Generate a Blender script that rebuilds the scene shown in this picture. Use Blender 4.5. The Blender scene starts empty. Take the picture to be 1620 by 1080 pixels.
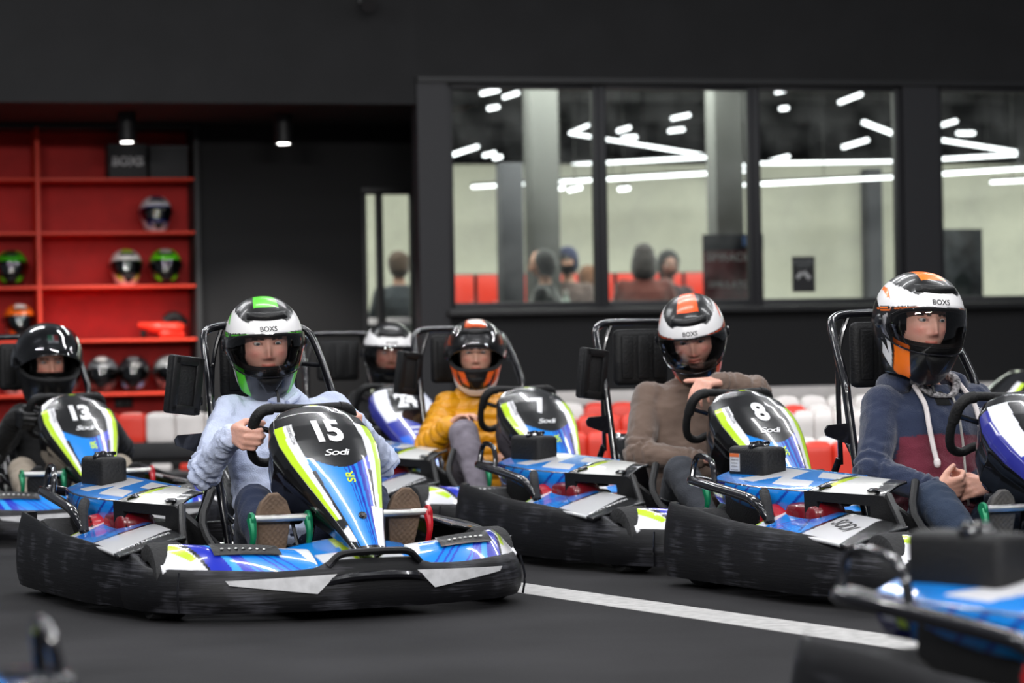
import bpy, bmesh, math, random
import numpy as np
from mathutils import Vector, Matrix
random.seed(3); RNG = np.random.default_rng(5)
PI = math.pi
C = bpy.context.scene.collection
SC = bpy.context.scene

# ------------------------------------------------------------------ camera, world, light
FPX, HC, YH, ROLL = 4400.0, 0.803, 553.0, 0.018
cam_d = bpy.data.cameras.new('camera'); cam = bpy.data.objects.new('camera', cam_d); C.objects.link(cam)
cam_d.sensor_width = 36; cam_d.lens = FPX / 1620 * 36
pitch = math.atan((YH - 540) / FPX)
cam.matrix_world = Matrix.Translation((0, 0, HC)) @ Matrix.Rotation(PI/2 + pitch, 4, 'X') @ Matrix.Rotation(-ROLL, 4, 'Z')
cam_d.dof.use_dof = True; cam_d.dof.focus_distance = 9.0; cam_d.dof.aperture_fstop = 3.2
cam_d.clip_end = 200
SC.camera = cam
SC.view_settings.view_transform = 'Standard'; SC.view_settings.look = 'None'
SC.view_settings.gamma = 1; SC.view_settings.use_curve_mapping = False
SC.view_settings.exposure = 0.34
w = bpy.data.worlds.new('world'); SC.world = w; w.use_nodes = True
w.node_tree.nodes['Background'].inputs[0].default_value = (.82, .88, 1, 1)
w.node_tree.nodes['Background'].inputs[1].default_value = 0.11

def area(loc, sx, sy, power, color=(1, .98, .95), aim=None):
    d = bpy.data.lights.new('strip_light', 'AREA'); d.shape = 'RECTANGLE'; d.size = sx; d.size_y = sy
    d.energy = power; d.color = color
    o = bpy.data.objects.new('strip_light', d); C.objects.link(o); o.location = loc
    if aim is not None:
        o.rotation_euler = (Vector(aim) - Vector(loc)).to_track_quat('-Z', 'Y').to_euler()
    return o
# the hall's rows of linear lamps overhead
for yy in (2.5, 5.2, 8.0, 10.8, 13.6, 16.0):
    for xx in (-4.2, 0.0, 4.2):
        area((xx + .5 * math.sin(yy), yy, 4.7), 2.6, .10, 54 if yy < 13 else 60, (.97, .98, 1))
# lamps of the hall in front of the grid (behind the camera)
area((-3.5, -1.5, 4.2), 3.5, .3, 300, (1, .98, .96), (-.5, 9, .6))
area((3.0, -2.0, 4.2), 3.5, .3, 300, (1, .98, .96), (.8, 9, .6))

# ------------------------------------------------------------------ materials
MATS = {}
def nmat(name):
    m = bpy.data.materials.new(name); m.use_nodes = True
    nt = m.node_tree; return m, nt, nt.nodes['Principled BSDF']
def lin(c):
    if isinstance(c, str):
        c = [int(c[i:i+2], 16) / 255 for i in (0, 2, 4)]
        return tuple(x / 12.92 if x <= .04045 else ((x + .055) / 1.055) ** 2.4 for x in c)
    return tuple(c[:3])
def plain(name, col, rough=.5, metal=0, coat=0, bump=0, bscale=60, var=0, vscale=8, emit=0, sheen=0, stretch=(1, 1, 1), spec=.5):
    if name in MATS: return MATS[name]
    m, nt, b = nmat(name); c = lin(col)
    b.inputs['Base Color'].default_value = (*c, 1); b.inputs['Roughness'].default_value = rough
    b.inputs['Metallic'].default_value = metal; b.inputs['Coat Weight'].default_value = coat
    b.inputs['Specular IOR Level'].default_value = spec
    b.inputs['Coat Roughness'].default_value = .06
    if sheen: b.inputs['Sheen Weight'].default_value = sheen
    if emit:
        b.inputs['Emission Color'].default_value = (*c, 1); b.inputs['Emission Strength'].default_value = emit
    tc = nt.nodes.new('ShaderNodeTexCoord'); mp = nt.nodes.new('ShaderNodeMapping')
    mp.inputs['Scale'].default_value = stretch; nt.links.new(tc.outputs['Object'], mp.inputs[0])
    if var:
        n = nt.nodes.new('ShaderNodeTexNoise'); n.inputs['Scale'].default_value = vscale; n.inputs['Detail'].default_value = 6
        nt.links.new(mp.outputs[0], n.inputs['Vector'])
        r = nt.nodes.new('ShaderNodeValToRGB')
        r.color_ramp.elements[0].position = .35; r.color_ramp.elements[1].position = .7
        r.color_ramp.elements[0].color = (*[x * (1 - var) for x in c], 1)
        r.color_ramp.elements[1].color = (*[min(1, x * (1 + var) + var * .01) for x in c], 1)
        nt.links.new(n.outputs[0], r.inputs[0]); nt.links.new(r.outputs[0], b.inputs['Base Color'])
    if bump:
        n = nt.nodes.new('ShaderNodeTexNoise'); n.inputs['Scale'].default_value = bscale; n.inputs['Detail'].default_value = 4
        nt.links.new(mp.outputs[0], n.inputs['Vector'])
        bp = nt.nodes.new('ShaderNodeBump'); bp.inputs['Strength'].default_value = bump; bp.inputs['Distance'].default_value = .01
        nt.links.new(n.outputs[0], bp.inputs['Height']); nt.links.new(bp.outputs[0], b.inputs['Normal'])
    MATS[name] = m; return m
def attr_mat(name, rough=.2, coat=.6, bump=0, bscale=80, sheen=0, sss=0, mul=None):
    if name in MATS: return MATS[name]
    m, nt, b = nmat(name)
    a = nt.nodes.new('ShaderNodeAttribute'); a.attribute_name = 'Col'
    nt.links.new(a.outputs['Color'], b.inputs['Base Color'])
    b.inputs['Roughness'].default_value = rough; b.inputs['Coat Weight'].default_value = coat
    b.inputs['Coat Roughness'].default_value = .05
    if sheen: b.inputs['Sheen Weight'].default_value = sheen; b.inputs['Sheen Roughness'].default_value = .4
    if sss:
        b.inputs['Subsurface Weight'].default_value = sss; b.inputs['Subsurface Radius'].default_value = (.02, .008, .004)
        b.inputs['Subsurface Scale'].default_value = .4
    if bump:
        tc = nt.nodes.new('ShaderNodeTexCoord')
        n = nt.nodes.new('ShaderNodeTexNoise'); n.inputs['Scale'].default_value = bscale; n.inputs['Detail'].default_value = 5
        nt.links.new(tc.outputs['Object'], n.inputs['Vector'])
        bp = nt.nodes.new('ShaderNodeBump'); bp.inputs['Strength'].default_value = bump; bp.inputs['Distance'].default_value = .006
        nt.links.new(n.outputs[0], bp.inputs['Height']); nt.links.new(bp.outputs[0], b.inputs['Normal'])
    MATS[name] = m; return m
def scuffed(name, base, scuff, rough=.5):
    """black bumper plastic with worn horizontal scratches"""
    m, nt, b = nmat(name)
    tc = nt.nodes.new('ShaderNodeTexCoord')
    mp = nt.nodes.new('ShaderNodeMapping'); mp.inputs['Scale'].default_value = (2.2, 2.2, 60)
    nt.links.new(tc.outputs['Object'], mp.inputs[0])
    n = nt.nodes.new('ShaderNodeTexNoise'); n.inputs['Scale'].default_value = 2.2; n.inputs['Detail'].default_value = 9; n.inputs['Roughness'].default_value = .72
    nt.links.new(mp.outputs[0], n.inputs['Vector'])
    n2 = nt.nodes.new('ShaderNodeTexNoise'); n2.inputs['Scale'].default_value = 6; n2.inputs['Detail'].default_value = 3
    nt.links.new(tc.outputs['Object'], n2.inputs['Vector'])
    mu = nt.nodes.new('ShaderNodeMath'); mu.operation = 'MULTIPLY'
    nt.links.new(n.outputs[0], mu.inputs[0]); nt.links.new(n2.outputs[0], mu.inputs[1])
    r = nt.nodes.new('ShaderNodeValToRGB')
    r.color_ramp.elements[0].position = .26; r.color_ramp.elements[1].position = .47
    r.color_ramp.elements[0].color = (*lin(base), 1); r.color_ramp.elements[1].color = (*lin(scuff), 1)
    nt.links.new(mu.outputs[0], r.inputs[0]); nt.links.new(r.outputs[0], b.inputs['Base Color'])
    b.inputs['Roughness'].default_value = rough; b.inputs['Specular IOR Level'].default_value = .28
    bp = nt.nodes.new('ShaderNodeBump'); bp.inputs['Strength'].default_value = .35; bp.inputs['Distance'].default_value = .004
    nt.links.new(n.outputs[0], bp.inputs['Height']); nt.links.new(bp.outputs[0], b.inputs['Normal'])
    MATS[name] = m; return m
def glass(name, tint=(1, 1, 1), refl=1.0, rough=.0, ior=1.5, dust=0):
    m = bpy.data.materials.new(name); m.use_nodes = True; nt = m.node_tree
    for n in list(nt.nodes): nt.nodes.remove(n)
    out = nt.nodes.new('ShaderNodeOutputMaterial'); tr = nt.nodes.new('ShaderNodeBsdfTransparent'); tr.inputs[0].default_value = (*tint, 1)
    gl = nt.nodes.new('ShaderNodeBsdfGlossy'); gl.inputs['Roughness'].default_value = rough
    fr = nt.nodes.new('ShaderNodeFresnel'); fr.inputs[0].default_value = ior
    mu = nt.nodes.new('ShaderNodeMath'); mu.operation = 'MULTIPLY'; mu.inputs[1].default_value = refl
    nt.links.new(fr.outputs[0], mu.inputs[0])
    mx = nt.nodes.new('ShaderNodeMixShader'); nt.links.new(mu.outputs[0], mx.inputs[0])
    nt.links.new(tr.outputs[0], mx.inputs[1]); nt.links.new(gl.outputs[0], mx.inputs[2])
    last = mx
    if dust:
        df = nt.nodes.new('ShaderNodeBsdfDiffuse'); df.inputs[0].default_value = (.7, .72, .7, 1)
        tc = nt.nodes.new('ShaderNodeTexCoord'); n = nt.nodes.new('ShaderNodeTexNoise'); n.inputs['Scale'].default_value = 2.5; n.inputs['Detail'].default_value = 6
        nt.links.new(tc.outputs['Object'], n.inputs['Vector'])
        r = nt.nodes.new('ShaderNodeMapRange'); r.inputs[1].default_value = .4; r.inputs[2].default_value = .75; r.inputs[4].default_value = dust
        nt.links.new(n.outputs[0], r.inputs[0])
        m2 = nt.nodes.new('ShaderNodeMixShader'); nt.links.new(r.outputs[0], m2.inputs[0]); nt.links.new(mx.outputs[0], m2.inputs[1]); nt.links.new(df.outputs[0], m2.inputs[2]); last = m2
    nt.links.new(last.outputs[0], out.inputs[0]); MATS[name] = m; return m

BLUE, DBLUE, LIME, WHITE, BLACK, LBLUE = [lin(x) for x in ('0a82de', '182ba6', 'b4d61a', 'e8e8ec', '0b0b0c', '9fd4f7')]
M_paint = attr_mat('gloss paint', .25, .9)
M_helm = attr_mat('helmet lacquer', .32, .3)
M_cloth = attr_mat('woven cloth', .9, 0, .5, 220, .08)
M_knit = attr_mat('knitted cloth', .95, 0, .6, 320, .4)
M_puff = attr_mat('quilted nylon', .38, .15, .35, 60, .0)
M_skin = attr_mat('skin', .5, .05, .15, 160, 0, .12)
M_blk = plain('black plastic', (.006, .006, .0065), .42, spec=.35, bump=.15, bscale=150)
M_blkg = plain('gloss black metal', (.006, .006, .008), .2, coat=.6)
M_pad = plain('black foam', (.007, .007, .0075), .6, spec=.35, bump=.3, bscale=120)
M_bump = scuffed('scuffed bumper plastic', (.004, .004, .005), (.085, .085, .10), .46)
M_rub = plain('tyre rubber', (.013, .013, .014), .8, bump=.4, bscale=80, var=.3)
M_steel = plain('brushed steel', (.62, .62, .60), .28, 1, bump=.3, bscale=90, stretch=(1, 14, 14))
M_green = plain('green anodised', '0f7a52', .35, .3)
M_red = plain('red plastic', 'b51220', .35, coat=.3)
M_redd = plain('red engine shroud', '6d0c16', .25, coat=.5)
M_white = plain('white sticker', 'c9c9cb', .5, var=.12, vscale=30)
M_orange = plain('orange sticker', 'e0703a', .5)
M_ink = plain('dark print', (.02, .02, .022), .6)
M_num = plain('white print', 'ececee', .35)
M_limep = plain('lime print', 'c3e61e', .35)
M_visor = glass('clear visor', (.93, .93, .94), 1.5, .02, 1.5)
M_visord = glass('smoked visor', (.42, .43, .45), 2.4, .03, 1.5)
M_pane = glass('window glass', (.9, .92, .9), .35, .0, 1.5, .10)

# ------------------------------------------------------------------ mesh helpers
def mk(name, v, f, mat, parent=None, smooth=True, col=None, loc=None, rotz=0, mats=None, fm=None):
    me = bpy.data.meshes.new(name)
    v = np.asarray(v, float)
    me.from_pydata(v.tolist(), [], [list(map(int, q)) for q in f]); me.update()
    if mats:
        for m in mats: me.materials.append(m)
        if fm is not None: me.polygons.foreach_set('material_index', np.asarray(fm, np.int32))
    else: me.materials.append(mat)
    if smooth: me.polygons.foreach_set('use_smooth', [True] * len(me.polygons))
    if col is not None:
        a = me.color_attributes.new('Col', 'FLOAT_COLOR', 'POINT')
        c = np.ones((len(v), 4)); c[:, :3] = col; a.data.foreach_set('color', c.ravel())
    o = bpy.data.objects.new(name, me); C.objects.link(o)
    if parent: o.parent = parent
    if loc: o.location = loc
    if rotz: o.rotation_euler = (0, 0, rotz)
    return o
def sharp(o, deg=35):
    try: o.data.set_sharp_from_angle(angle=math.radians(deg))
    except Exception: pass
    return o
class MB:
    def __init__(s): s.v = []; s.f = []; s.m = []; s.n = 0
    def add(s, v, f, mi=0, M=None):
        v = np.asarray(v, float)
        if M is not None:
            M = np.array(M); v = v @ M[:3, :3].T + M[:3, 3]
        s.v.append(v); s.f += [[int(i) + s.n for i in q] for q in f]; s.m += [mi] * len(f); s.n += len(v); return s
    def box(s, c, d, bev=.0, M=None, mi=0, seg=2):
        v, f = rbox(d, bev, seg); v = v + np.array(c); return s.add(v, f, mi, M)
    def tube(s, pts, r, seg=10, mi=0, M=None, res=0, closed=False):
        v, f = tube(pts, r, seg, res, closed); return s.add(v, f, mi, M)
    def build(s, name, mat, parent=None, smooth=True, ang=35, mats=None, **k):
        o = mk(name, np.concatenate(s.v), s.f, mat, parent, smooth, mats=mats, fm=s.m if mats else None, **k)
        if smooth: sharp(o, ang)
        return o
_rb = {}
def rbox(d, bev, seg=2):
    key = (tuple(round(x, 5) for x in d), bev, seg)
    if key in _rb: return _rb[key][0].copy(), _rb[key][1]
    bm = bmesh.new(); bmesh.ops.create_cube(bm, size=1)
    for v in bm.verts: v.co = Vector((v.co.x * d[0], v.co.y * d[1], v.co.z * d[2]))
    if bev > 0: bmesh.ops.bevel(bm, geom=bm.edges[:], offset=min(bev, min(d) * .49), segments=seg, affect='EDGES', profile=.5)
    v = np.array([x.co[:] for x in bm.verts]); bm.verts.index_update(); f = [[x.index for x in q.verts] for q in bm.faces]; bm.free()
    _rb[key] = (v, f); return v.copy(), f
def catmull(P, res):
    P = [np.array(p, float) for p in P]
    if res <= 0 or len(P) < 3: return P
    Q = [2 * P[0] - P[1]] + P + [2 * P[-1] - P[-2]]; out = []
    for i in range(1, len(Q) - 2):
        for k in range(res):
            t = k / res; a, b, c, d = Q[i-1], Q[i], Q[i+1], Q[i+2]
            out.append(.5 * ((2*b) + (c-a)*t + (2*a-5*b+4*c-d)*t*t + (-a+3*b-3*c+d)*t**3))
    out.append(P[-1]); return out
def ccat(P, res):
    P = [np.array(p, float) for p in P]; n = len(P); out = []
    for i in range(n):
        a, b, c, d = P[i-1], P[i], P[(i+1) % n], P[(i+2) % n]
        for k in range(res):
            t = k / res; out.append(.5 * ((2*b) + (c-a)*t + (2*a-5*b+4*c-d)*t*t + (-a+3*b-3*c+d)*t**3))
    return out
def tube(pts, r, seg=10, res=0, closed=False):
    n0 = len(pts)
    if closed: P = ccat(pts, max(res, 1)); 
    else: P = catmull(pts, res)
    n = len(P)
    if np.ndim(r): R = np.interp(np.linspace(0, 1, n), np.linspace(0, 1, len(r)), r)
    else: R = np.full(n, r)
    V = []; F = []; up = None
    for i in range(n):
        if closed: t = P[(i+1) % n] - P[i-1]
        else: t = P[min(i+1, n-1)] - P[max(i-1, 0)]
        t = t / (np.linalg.norm(t) + 1e-12)
        if up is None:
            up = np.array([0, 0, 1.]) if abs(t[2]) < .9 else np.array([1., 0, 0])
        a = up - t * up.dot(t); a /= np.linalg.norm(a) + 1e-12; b = np.cross(t, a); up = a
        for k in range(seg):
            w_ = 2 * PI * k / seg; V.append(P[i] + R[i] * (math.cos(w_) * a + math.sin(w_) * b))
    for i in range(n if closed else n - 1):
        j = (i + 1) % n
        for k in range(seg):
            k2 = (k + 1) % seg; F.append([i*seg+k, i*seg+k2, j*seg+k2, j*seg+k])
    if not closed:
        F.append(list(range(seg))[::-1]); F.append([(n-1)*seg + k for k in range(seg)])
    return np.array(V), F
def lathe(prof, seg=24, axis='Z'):
    """prof: list of (r, h)"""
    V = []; F = []; n = len(prof)
    for r, h in prof:
        for k in range(seg):
            w_ = 2*PI*k/seg; p = (r*math.cos(w_), r*math.sin(w_), h)
            if axis == 'X': p = (h, r*math.cos(w_), r*math.sin(w_))
            if axis == 'Y': p = (r*math.sin(w_), h, r*math.cos(w_))
            V.append(p)
    for i in range(n-1):
        for k in range(seg):
            k2 = (k+1) % seg; F.append([i*seg+k, i*seg+k2, (i+1)*seg+k2, (i+1)*seg+k])
    return np.array(V), F
def grid(nu, nv, fn, u0=0, u1=1, v0=0, v1=1):
    U, Vv = np.meshgrid(np.linspace(u0, u1, nu), np.linspace(v0, v1, nv), indexing='ij')
    U = U.ravel(); Vv = Vv.ravel(); P = np.stack(fn(U, Vv), 1)
    I = np.arange(nu*nv).reshape(nu, nv)
    F = np.stack([I[:-1, :-1], I[1:, :-1], I[1:, 1:], I[:-1, 1:]], -1).reshape(-1, 4)
    mu, mv = (u0+u1)/2, (v0+v1)/2      # painting coordinates stay a hair inside the edges
    return P, F, mu+(U-mu)*.9995, mv+(Vv-mv)*.9995
def inpoly(x, y, poly):
    r = np.zeros(len(x), bool); n = len(poly)
    for i in range(n):
        x1, y1 = poly[i]; x2, y2 = poly[(i+1) % n]
        if y1 == y2: continue
        c = ((y1 > y) != (y2 > y)) & (x < (x2-x1)*(y-y1)/(y2-y1) + x1); r ^= c
    return r
def paint(col, x, y, poly, c, sym=False):
    m = inpoly(x, y, poly)
    if sym: m |= inpoly(-x, y, poly)
    col[m] = lin(c)
def line(col, x, y, pts, wd, c, sym=False):
    X = [x, -x] if sym else [x]
    for xx in X:
        for (a, b), (c2, d) in zip(pts[:-1], pts[1:]):
            L = (c2-a)**2 + (d-b)**2; t = np.clip(((xx-a)*(c2-a)+(y-b)*(d-b))/L, 0, 1)
            dd = np.hypot(xx-a-t*(c2-a), y-b-t*(d-b)); col[dd < wd/2] = lin(c)
_tx = {}
def text2d(s, bold=.0, cell=.12, shear=0, space=1.0):
    """text as a flat mesh centred on 0 with cap height 1"""
    key = (s, bold, cell, shear, space)
    if key in _tx: return _tx[key]
    cu = bpy.data.curves.new('t', 'FONT'); cu.body = s; cu.size = 1.4; cu.offset = bold; cu.align_x = 'CENTER'; cu.shear = shear
    cu.space_character = space; cu.resolution_u = 3; cu.fill_mode = 'FRONT'
    o = bpy.data.objects.new('t', cu); C.objects.link(o)
    dg = bpy.context.evaluated_depsgraph_get(); me = bpy.data.meshes.new_from_object(o.evaluated_get(dg))
    bpy.data.objects.remove(o); bpy.data.curves.remove(cu)
    bm = bmesh.new(); bm.from_mesh(me); bpy.data.meshes.remove(me)
    bmesh.ops.remove_doubles(bm, verts=bm.verts[:], dist=1e-4)
    xs = [v.co.x for v in bm.verts]; ys = [v.co.y for v in bm.verts]
    cx = (min(xs)+max(xs))/2; y0 = min(ys); h = max(ys)-y0
    for v in bm.verts: v.co = Vector(((v.co.x-cx)/h, (v.co.y-y0)/h-.5, 0))
    if cell:
        wd = (max(xs)-min(xs))/h
        for ax, lo, hi in ((Vector((1, 0, 0)), -wd/2, wd/2), (Vector((0, 1, 0)), -.5, .5)):
            k = lo + cell
            while k < hi:
                bmesh.ops.bisect_plane(bm, geom=bm.verts[:]+bm.edges[:]+bm.faces[:], plane_co=ax*k, plane_no=ax); k += cell
    bmesh.ops.triangulate(bm, faces=[q for q in bm.faces if len(q.verts) > 4])
    bm.verts.index_update()
    v = np.array([x.co[:2] for x in bm.verts]); f = [[x.index for x in q.verts] for q in bm.faces]; bm.free()
    _tx[key] = (v, f); return v, f
def text_on(name, s, fn, mat, parent, size, at=(0, 0), aspect=1.0, rot=0, bold=0.0, cell=.12, shear=0, space=1.0):
    """fn(p, q) -> xyz arrays; the text is laid out in (p, q)"""
    v, f = text2d(s, bold, cell, shear, space)
    x = v[:, 0]*size*aspect; y = v[:, 1]*size; c, sn = math.cos(rot), math.sin(rot)
    p = at[0] + c*x - sn*y; q = at[1] + sn*x + c*y
    return mk(name, np.stack(fn(p, q), 1), f, mat, parent, False)
def empty(name, loc=(0, 0, 0), rz=0, label=None, cat=None, group=None, parent=None):
    o = bpy.data.objects.new(name, None); C.objects.link(o); o.location = loc; o.rotation_euler = (0, 0, rz); o.empty_display_size = .1
    if label: tag(o, label, cat, group)
    if parent: o.parent = parent
    return o
def tag(o, label=None, cat=None, group=None, kind=None):
    if label: o['label'] = label
    if cat: o['category'] = cat
    if group: o['group'] = group
    if kind: o['kind'] = kind
    return o
def copy_tree(o, parent=None):
    c = o.copy(); C.objects.link(c)
    if parent: c.parent = parent
    for ch in list(o.children): copy_tree(ch, c)
    return c
def ss(x, a, b):
    t = np.clip((x-a)/(b-a), 0, 1); return t*t*(3-2*t)

# ------------------------------------------------------------------ the kart (x = driver's right, y = forward, z = up)
def wall_sweep(path, zb, zt, th=.022, bulge=.012, nz=7):
    """closed-section bumper wall swept along a plan path; outward is to the right of travel"""
    P = np.array(path, float); n = len(P); V = []; F = []
    T = np.gradient(P, axis=0); T /= np.linalg.norm(T, axis=1)[:, None]; N = np.stack([T[:, 1], -T[:, 0]], 1)
    prof = []
    for k in range(nz):
        t = k/(nz-1); prof.append((bulge*math.sin(PI*min(1, t*1.1)) - .010*t - (.006 if k in (0, nz-1) else 0), t))
    prof += [(-th*.5-.01, 1.02), (-th-.014, 1.0), (-th-.012, .5), (-th, 0)]
    m = len(prof)
    for i in range(n):
        z0 = zb[i] if np.ndim(zb) else zb; z1 = zt[i] if np.ndim(zt) else zt
        for (o, t) in prof:
            q = P[i] + N[i]*o; V.append((q[0], q[1], z0+(z1-z0)*t))
    for i in range(n-1):
        for k in range(m):
            k2 = (k+1) % m; F.append([i*m+k, (i+1)*m+k, (i+1)*m+k2, i*m+k2])
    F.append([k for k in range(m)]); F.append([(n-1)*m+k for k in range(m)][::-1])
    return np.array(V), F
FB = [(.642, .40), (.645, .50), (.627, .60), (.582, .70), (.512, .785), (.42, .845), (.28, .888), (.12, .912), (0, .915)]
def fb_path():
    h = catmull(FB, 6); L = [(p[0], p[1]) for p in h]
    return L + [(-x, y) for x, y in L[-2::-1]]
_fb = np.array(sorted([(p[0], p[1]) for p in catmull(FB[3:], 8)]))
def fb_y(x): return np.interp(np.abs(x), _fb[:, 0], _fb[:, 1])
def fb_top(x, y):
    x = np.abs(x)
    top = .160 - .008*np.exp(-((x-.30)/.12)**2)
    top = top + .045*ss(.62-y, 0, .18)
    top = np.where(x < .19, top + .020*ss(.19-x, 0, .05), top)
    return top
def pod_fn(side):
    # u across the kart (0 inner .. 1 outer), v from back 0 to front 1
    def fn(u, v):
        x = .16 + .430*u
        yb = .63 + .13*(1-u)**1.5 + .03*np.sin(PI*u) - .10*ss(u, .7, 1)
        yf = np.interp(x, _fb[:, 0], _fb[:, 1]) - .028
        y = yb + (yf-yb)*v
        z = .238 - .030*(1-u) - .070*v**1.4 - .012*ss(u, .8, 1) + .014*np.sin(PI*v)*np.sin(PI*u)
        return side*x, y, z
    return fn
FT, FN_ = np.array([.405, .630]), np.array([.885, .200])
def fair_c(t):
    y = FT[0] + (FN_[0]-FT[0])*t
    z = FT[1] + (FN_[1]-FT[1])*t + .014*np.sin(PI*np.clip(t, 0, 1)**.8)
    return y, z
_hw_t = [0, .04, .10, .20, .30, .42, .55, .70, .85, .95, 1.0]
_hw = [.060, .112, .145, .163, .165, .152, .128, .098, .068, .050, .040]
_dp = [.02, .06, .110, .160, .190, .185, .150, .105, .07, .05, .038]
def fair_fn(u, t, off=0.0):
    """u in [-1,1] top face edge to edge, beyond that the side walls"""
    u = np.asarray(u, float); t = np.asarray(t, float)
    y, z = fair_c(t); hw = np.interp(t, _hw_t, _hw); dp = np.interp(t, _hw_t, _dp)
    tt = np.clip(t, .02, .98); y1, z1 = fair_c(tt+.01); y0, z0 = fair_c(tt-.01)
    ty, tz = y1-y0, z1-z0; L = np.hypot(ty, tz); ny, nz = -tz/L, ty/L          # outward normal in the yz plane
    s = np.clip(np.abs(u), 0, 1); e = np.clip(np.abs(u)-1, 0, 1)
    x = np.sign(u)*(hw*s + .010*np.sin(PI*np.minimum(e*2, 1))*1 - .018*e*e)
    crown = .034*(hw/.16)*(1-s**2.2) - dp*e + off
    x = x*(1+off*3)
    return x, y+ny*crown, z+nz*crown
def ring_pts(c, ax, r, n, a0=0, a1=2*PI):
    ax = np.array(ax, float); ax /= np.linalg.norm(ax); u = np.cross(ax, [0, 0, 1.]); 
    if np.linalg.norm(u) < .1: u = np.cross(ax, [0, 1., 0])
    u /= np.linalg.norm(u); v = np.cross(ax, u)
    return [np.array(c)+r*(math.cos(a0+(a1-a0)*k/n)*u+math.sin(a0+(a1-a0)*k/n)*v) for k in range(n+1)]

def fairing(parent, livery, number, big=1.0):
    P, F, U, T = grid(170, 190, lambda u, t: fair_fn(u, t), -1.99, 1.99, 0, 1)
    col = np.zeros((len(P), 3)); col[:] = lin('0c0c0d')
    A = U; top = np.abs(U) <= 1.0
    if livery == 'blue':
        blue = top & (np.abs(U) < .80) & (T > .425+.075*(1-(np.abs(U)/.62)**2)); col[blue] = BLUE
        for a0, a1 in ((-.62, -.50), (-.42, -.34), (-.28, -.24), (-.18, -.155)):   # dark stripes on the driver's left
            k = blue & (U < a1 + .25*(1-T)) & (U > a0 + .25*(1-T)) & (T > .40); col[k] = DBLUE
        k = blue & (U < -.62+.2*(1-T)); col[k] = lin('2438c4')
        for sg in (1, -1):
            u = U*sg
            k = (u > .80+.08*T) & (u < .985) & (T > .17) & (T < .80+.05*u); col[k] = LIME
            k = (u > .64+.12*T) & (u <= .82+.06*T) & (T > .17) & (T < .80); col[k] = lin('e6e6ea')
            k = (u > .60+.08*T) & (u <= .66+.115*T) & (T > .50) & (T < .97); col[k] = lin('0c0c0d')
        paint(col, U, T, [(.70, .845), (1.02, .865), (1.02, .93), (.72, .945)], 'e6e6ea')
        paint(col, U, T, [(.70, .80), (1.2, .80), (1.2, .862), (.70, .842)], '101113')
        k = (U < -.55) & (U > -1.05) & (T > .74); col[k] = lin('e2e2ea')
        k = top & (T > .972); col[k] = lin('0c0c0d')
        paint(col, U, T, [(-.18, .012), (.18, .012), (.14, .032), (-.14, .032)], 'b5d512')
    else:                                                # white, blue and violet fairing
        k = top & (T > .40); col[k] = lin('1f2f9e')
        k = top & (T > .62); col[k] = lin('1d62d8')
        k = top & (T > .50) & (np.abs(U) < .5); col[k] = lin('27319f')
        for sg in (1, -1):
            u = U*sg
            k = (u > .45+.3*T) & (u < .95) & (T > .10) & (T < .46); col[k] = lin('dfe1ea')
            k = (u > .95) & (u < 1.25) & (T > .12) & (T < .8); col[k] = lin('2b2f8c')
        k = top & (T > .385) & (T < .425) & (np.abs(U) < .7); col[k] = lin('e6e6ea')
        k = top & (T > .54) & (T < .56) & (np.abs(U) < .3); col[k] = lin('dfe1ea')
        k = top & (T > .59) & (T < .605) & (np.abs(U) < .25); col[k] = lin('dfe1ea')
    fo = mk('nose_fairing', P, F, M_paint, parent, col=col)
    sol = fo.modifiers.new('thick', 'SOLIDIFY'); sol.thickness = .006; sol.offset = -1
    # lettering, laid along the face: q runs upwards (towards the wheel), p to the viewer's right
    def on(p, q):                     # p, q in metres on the face
        t = (.30 - q/ .645); hw = np.interp(t, _hw_t, _hw); return fair_fn(-p/hw, t, .0022)
    if number:
        text_on('race_number', number, on, M_num, fo, .104, (0.0, .030), .86, 0, .055, .09, 0, .92)
    if livery == 'blue':
        text_on('maker_script', 'Sodi', on, M_num, fo, .026, (.0, -.068), 1.5, 0, .01, .2, .35, .85)
        text_on('model_letters', 'SR', on, M_limep, fo, .028, (.012, -.17), 1.1, PI/2, .03, .2)
        text_on('side_lettering', 'SODIKART.COM', lambda p, q: fair_fn(.73+q/.15, .245+p/.65, .0022), M_ink, fo, .010, (0, .0), .9, 0, 0, 0)
    # fixing screw with its dark cup
    sc = MB(); x, y, z = [float(a[0]) for a in fair_fn(np.array([-.08]), np.array([.80]), .001)]
    v, f = lathe([(0, .004), (.006, .004), (.007, .001), (.013, .003), (.014, 0)], 16)
    sc.add(v, f, 0, Matrix.Translation((x, y, z)) @ Matrix.Rotation(math.radians(-52), 4, 'X'))
    sc.build('screw', M_blkg, fo)
    return fo

def wheel(parent, x, y, r, wd, steer=0):
    h = wd/2
    prof = [(r*.52, -h*.9), (r*.80, -h), (r*.95, -h*.92), (r, -h*.70), (r, h*.70), (r*.95, h*.92), (r*.80, h), (r*.52, h*.9)]
    v, f = lathe(prof, 32, 'X'); ty = mk('wheel', v, f, M_rub, parent, loc=(x, y, r)); ty.rotation_euler = (0, 0, steer); sharp(ty, 50)
    m = MB(); v, f = lathe([(0, -h*.3), (r*.2, -h*.3), (r*.22, -h*.5), (r*.42, -h*.45), (r*.53, -h*.88), (r*.53, h*.88), (r*.42, h*.45), (r*.22, h*.6), (r*.2, h*.9), (0, h*.9)], 24, 'X'); m.add(v, f)
    m.build('rim', M_steel, ty)
    return ty

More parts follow.
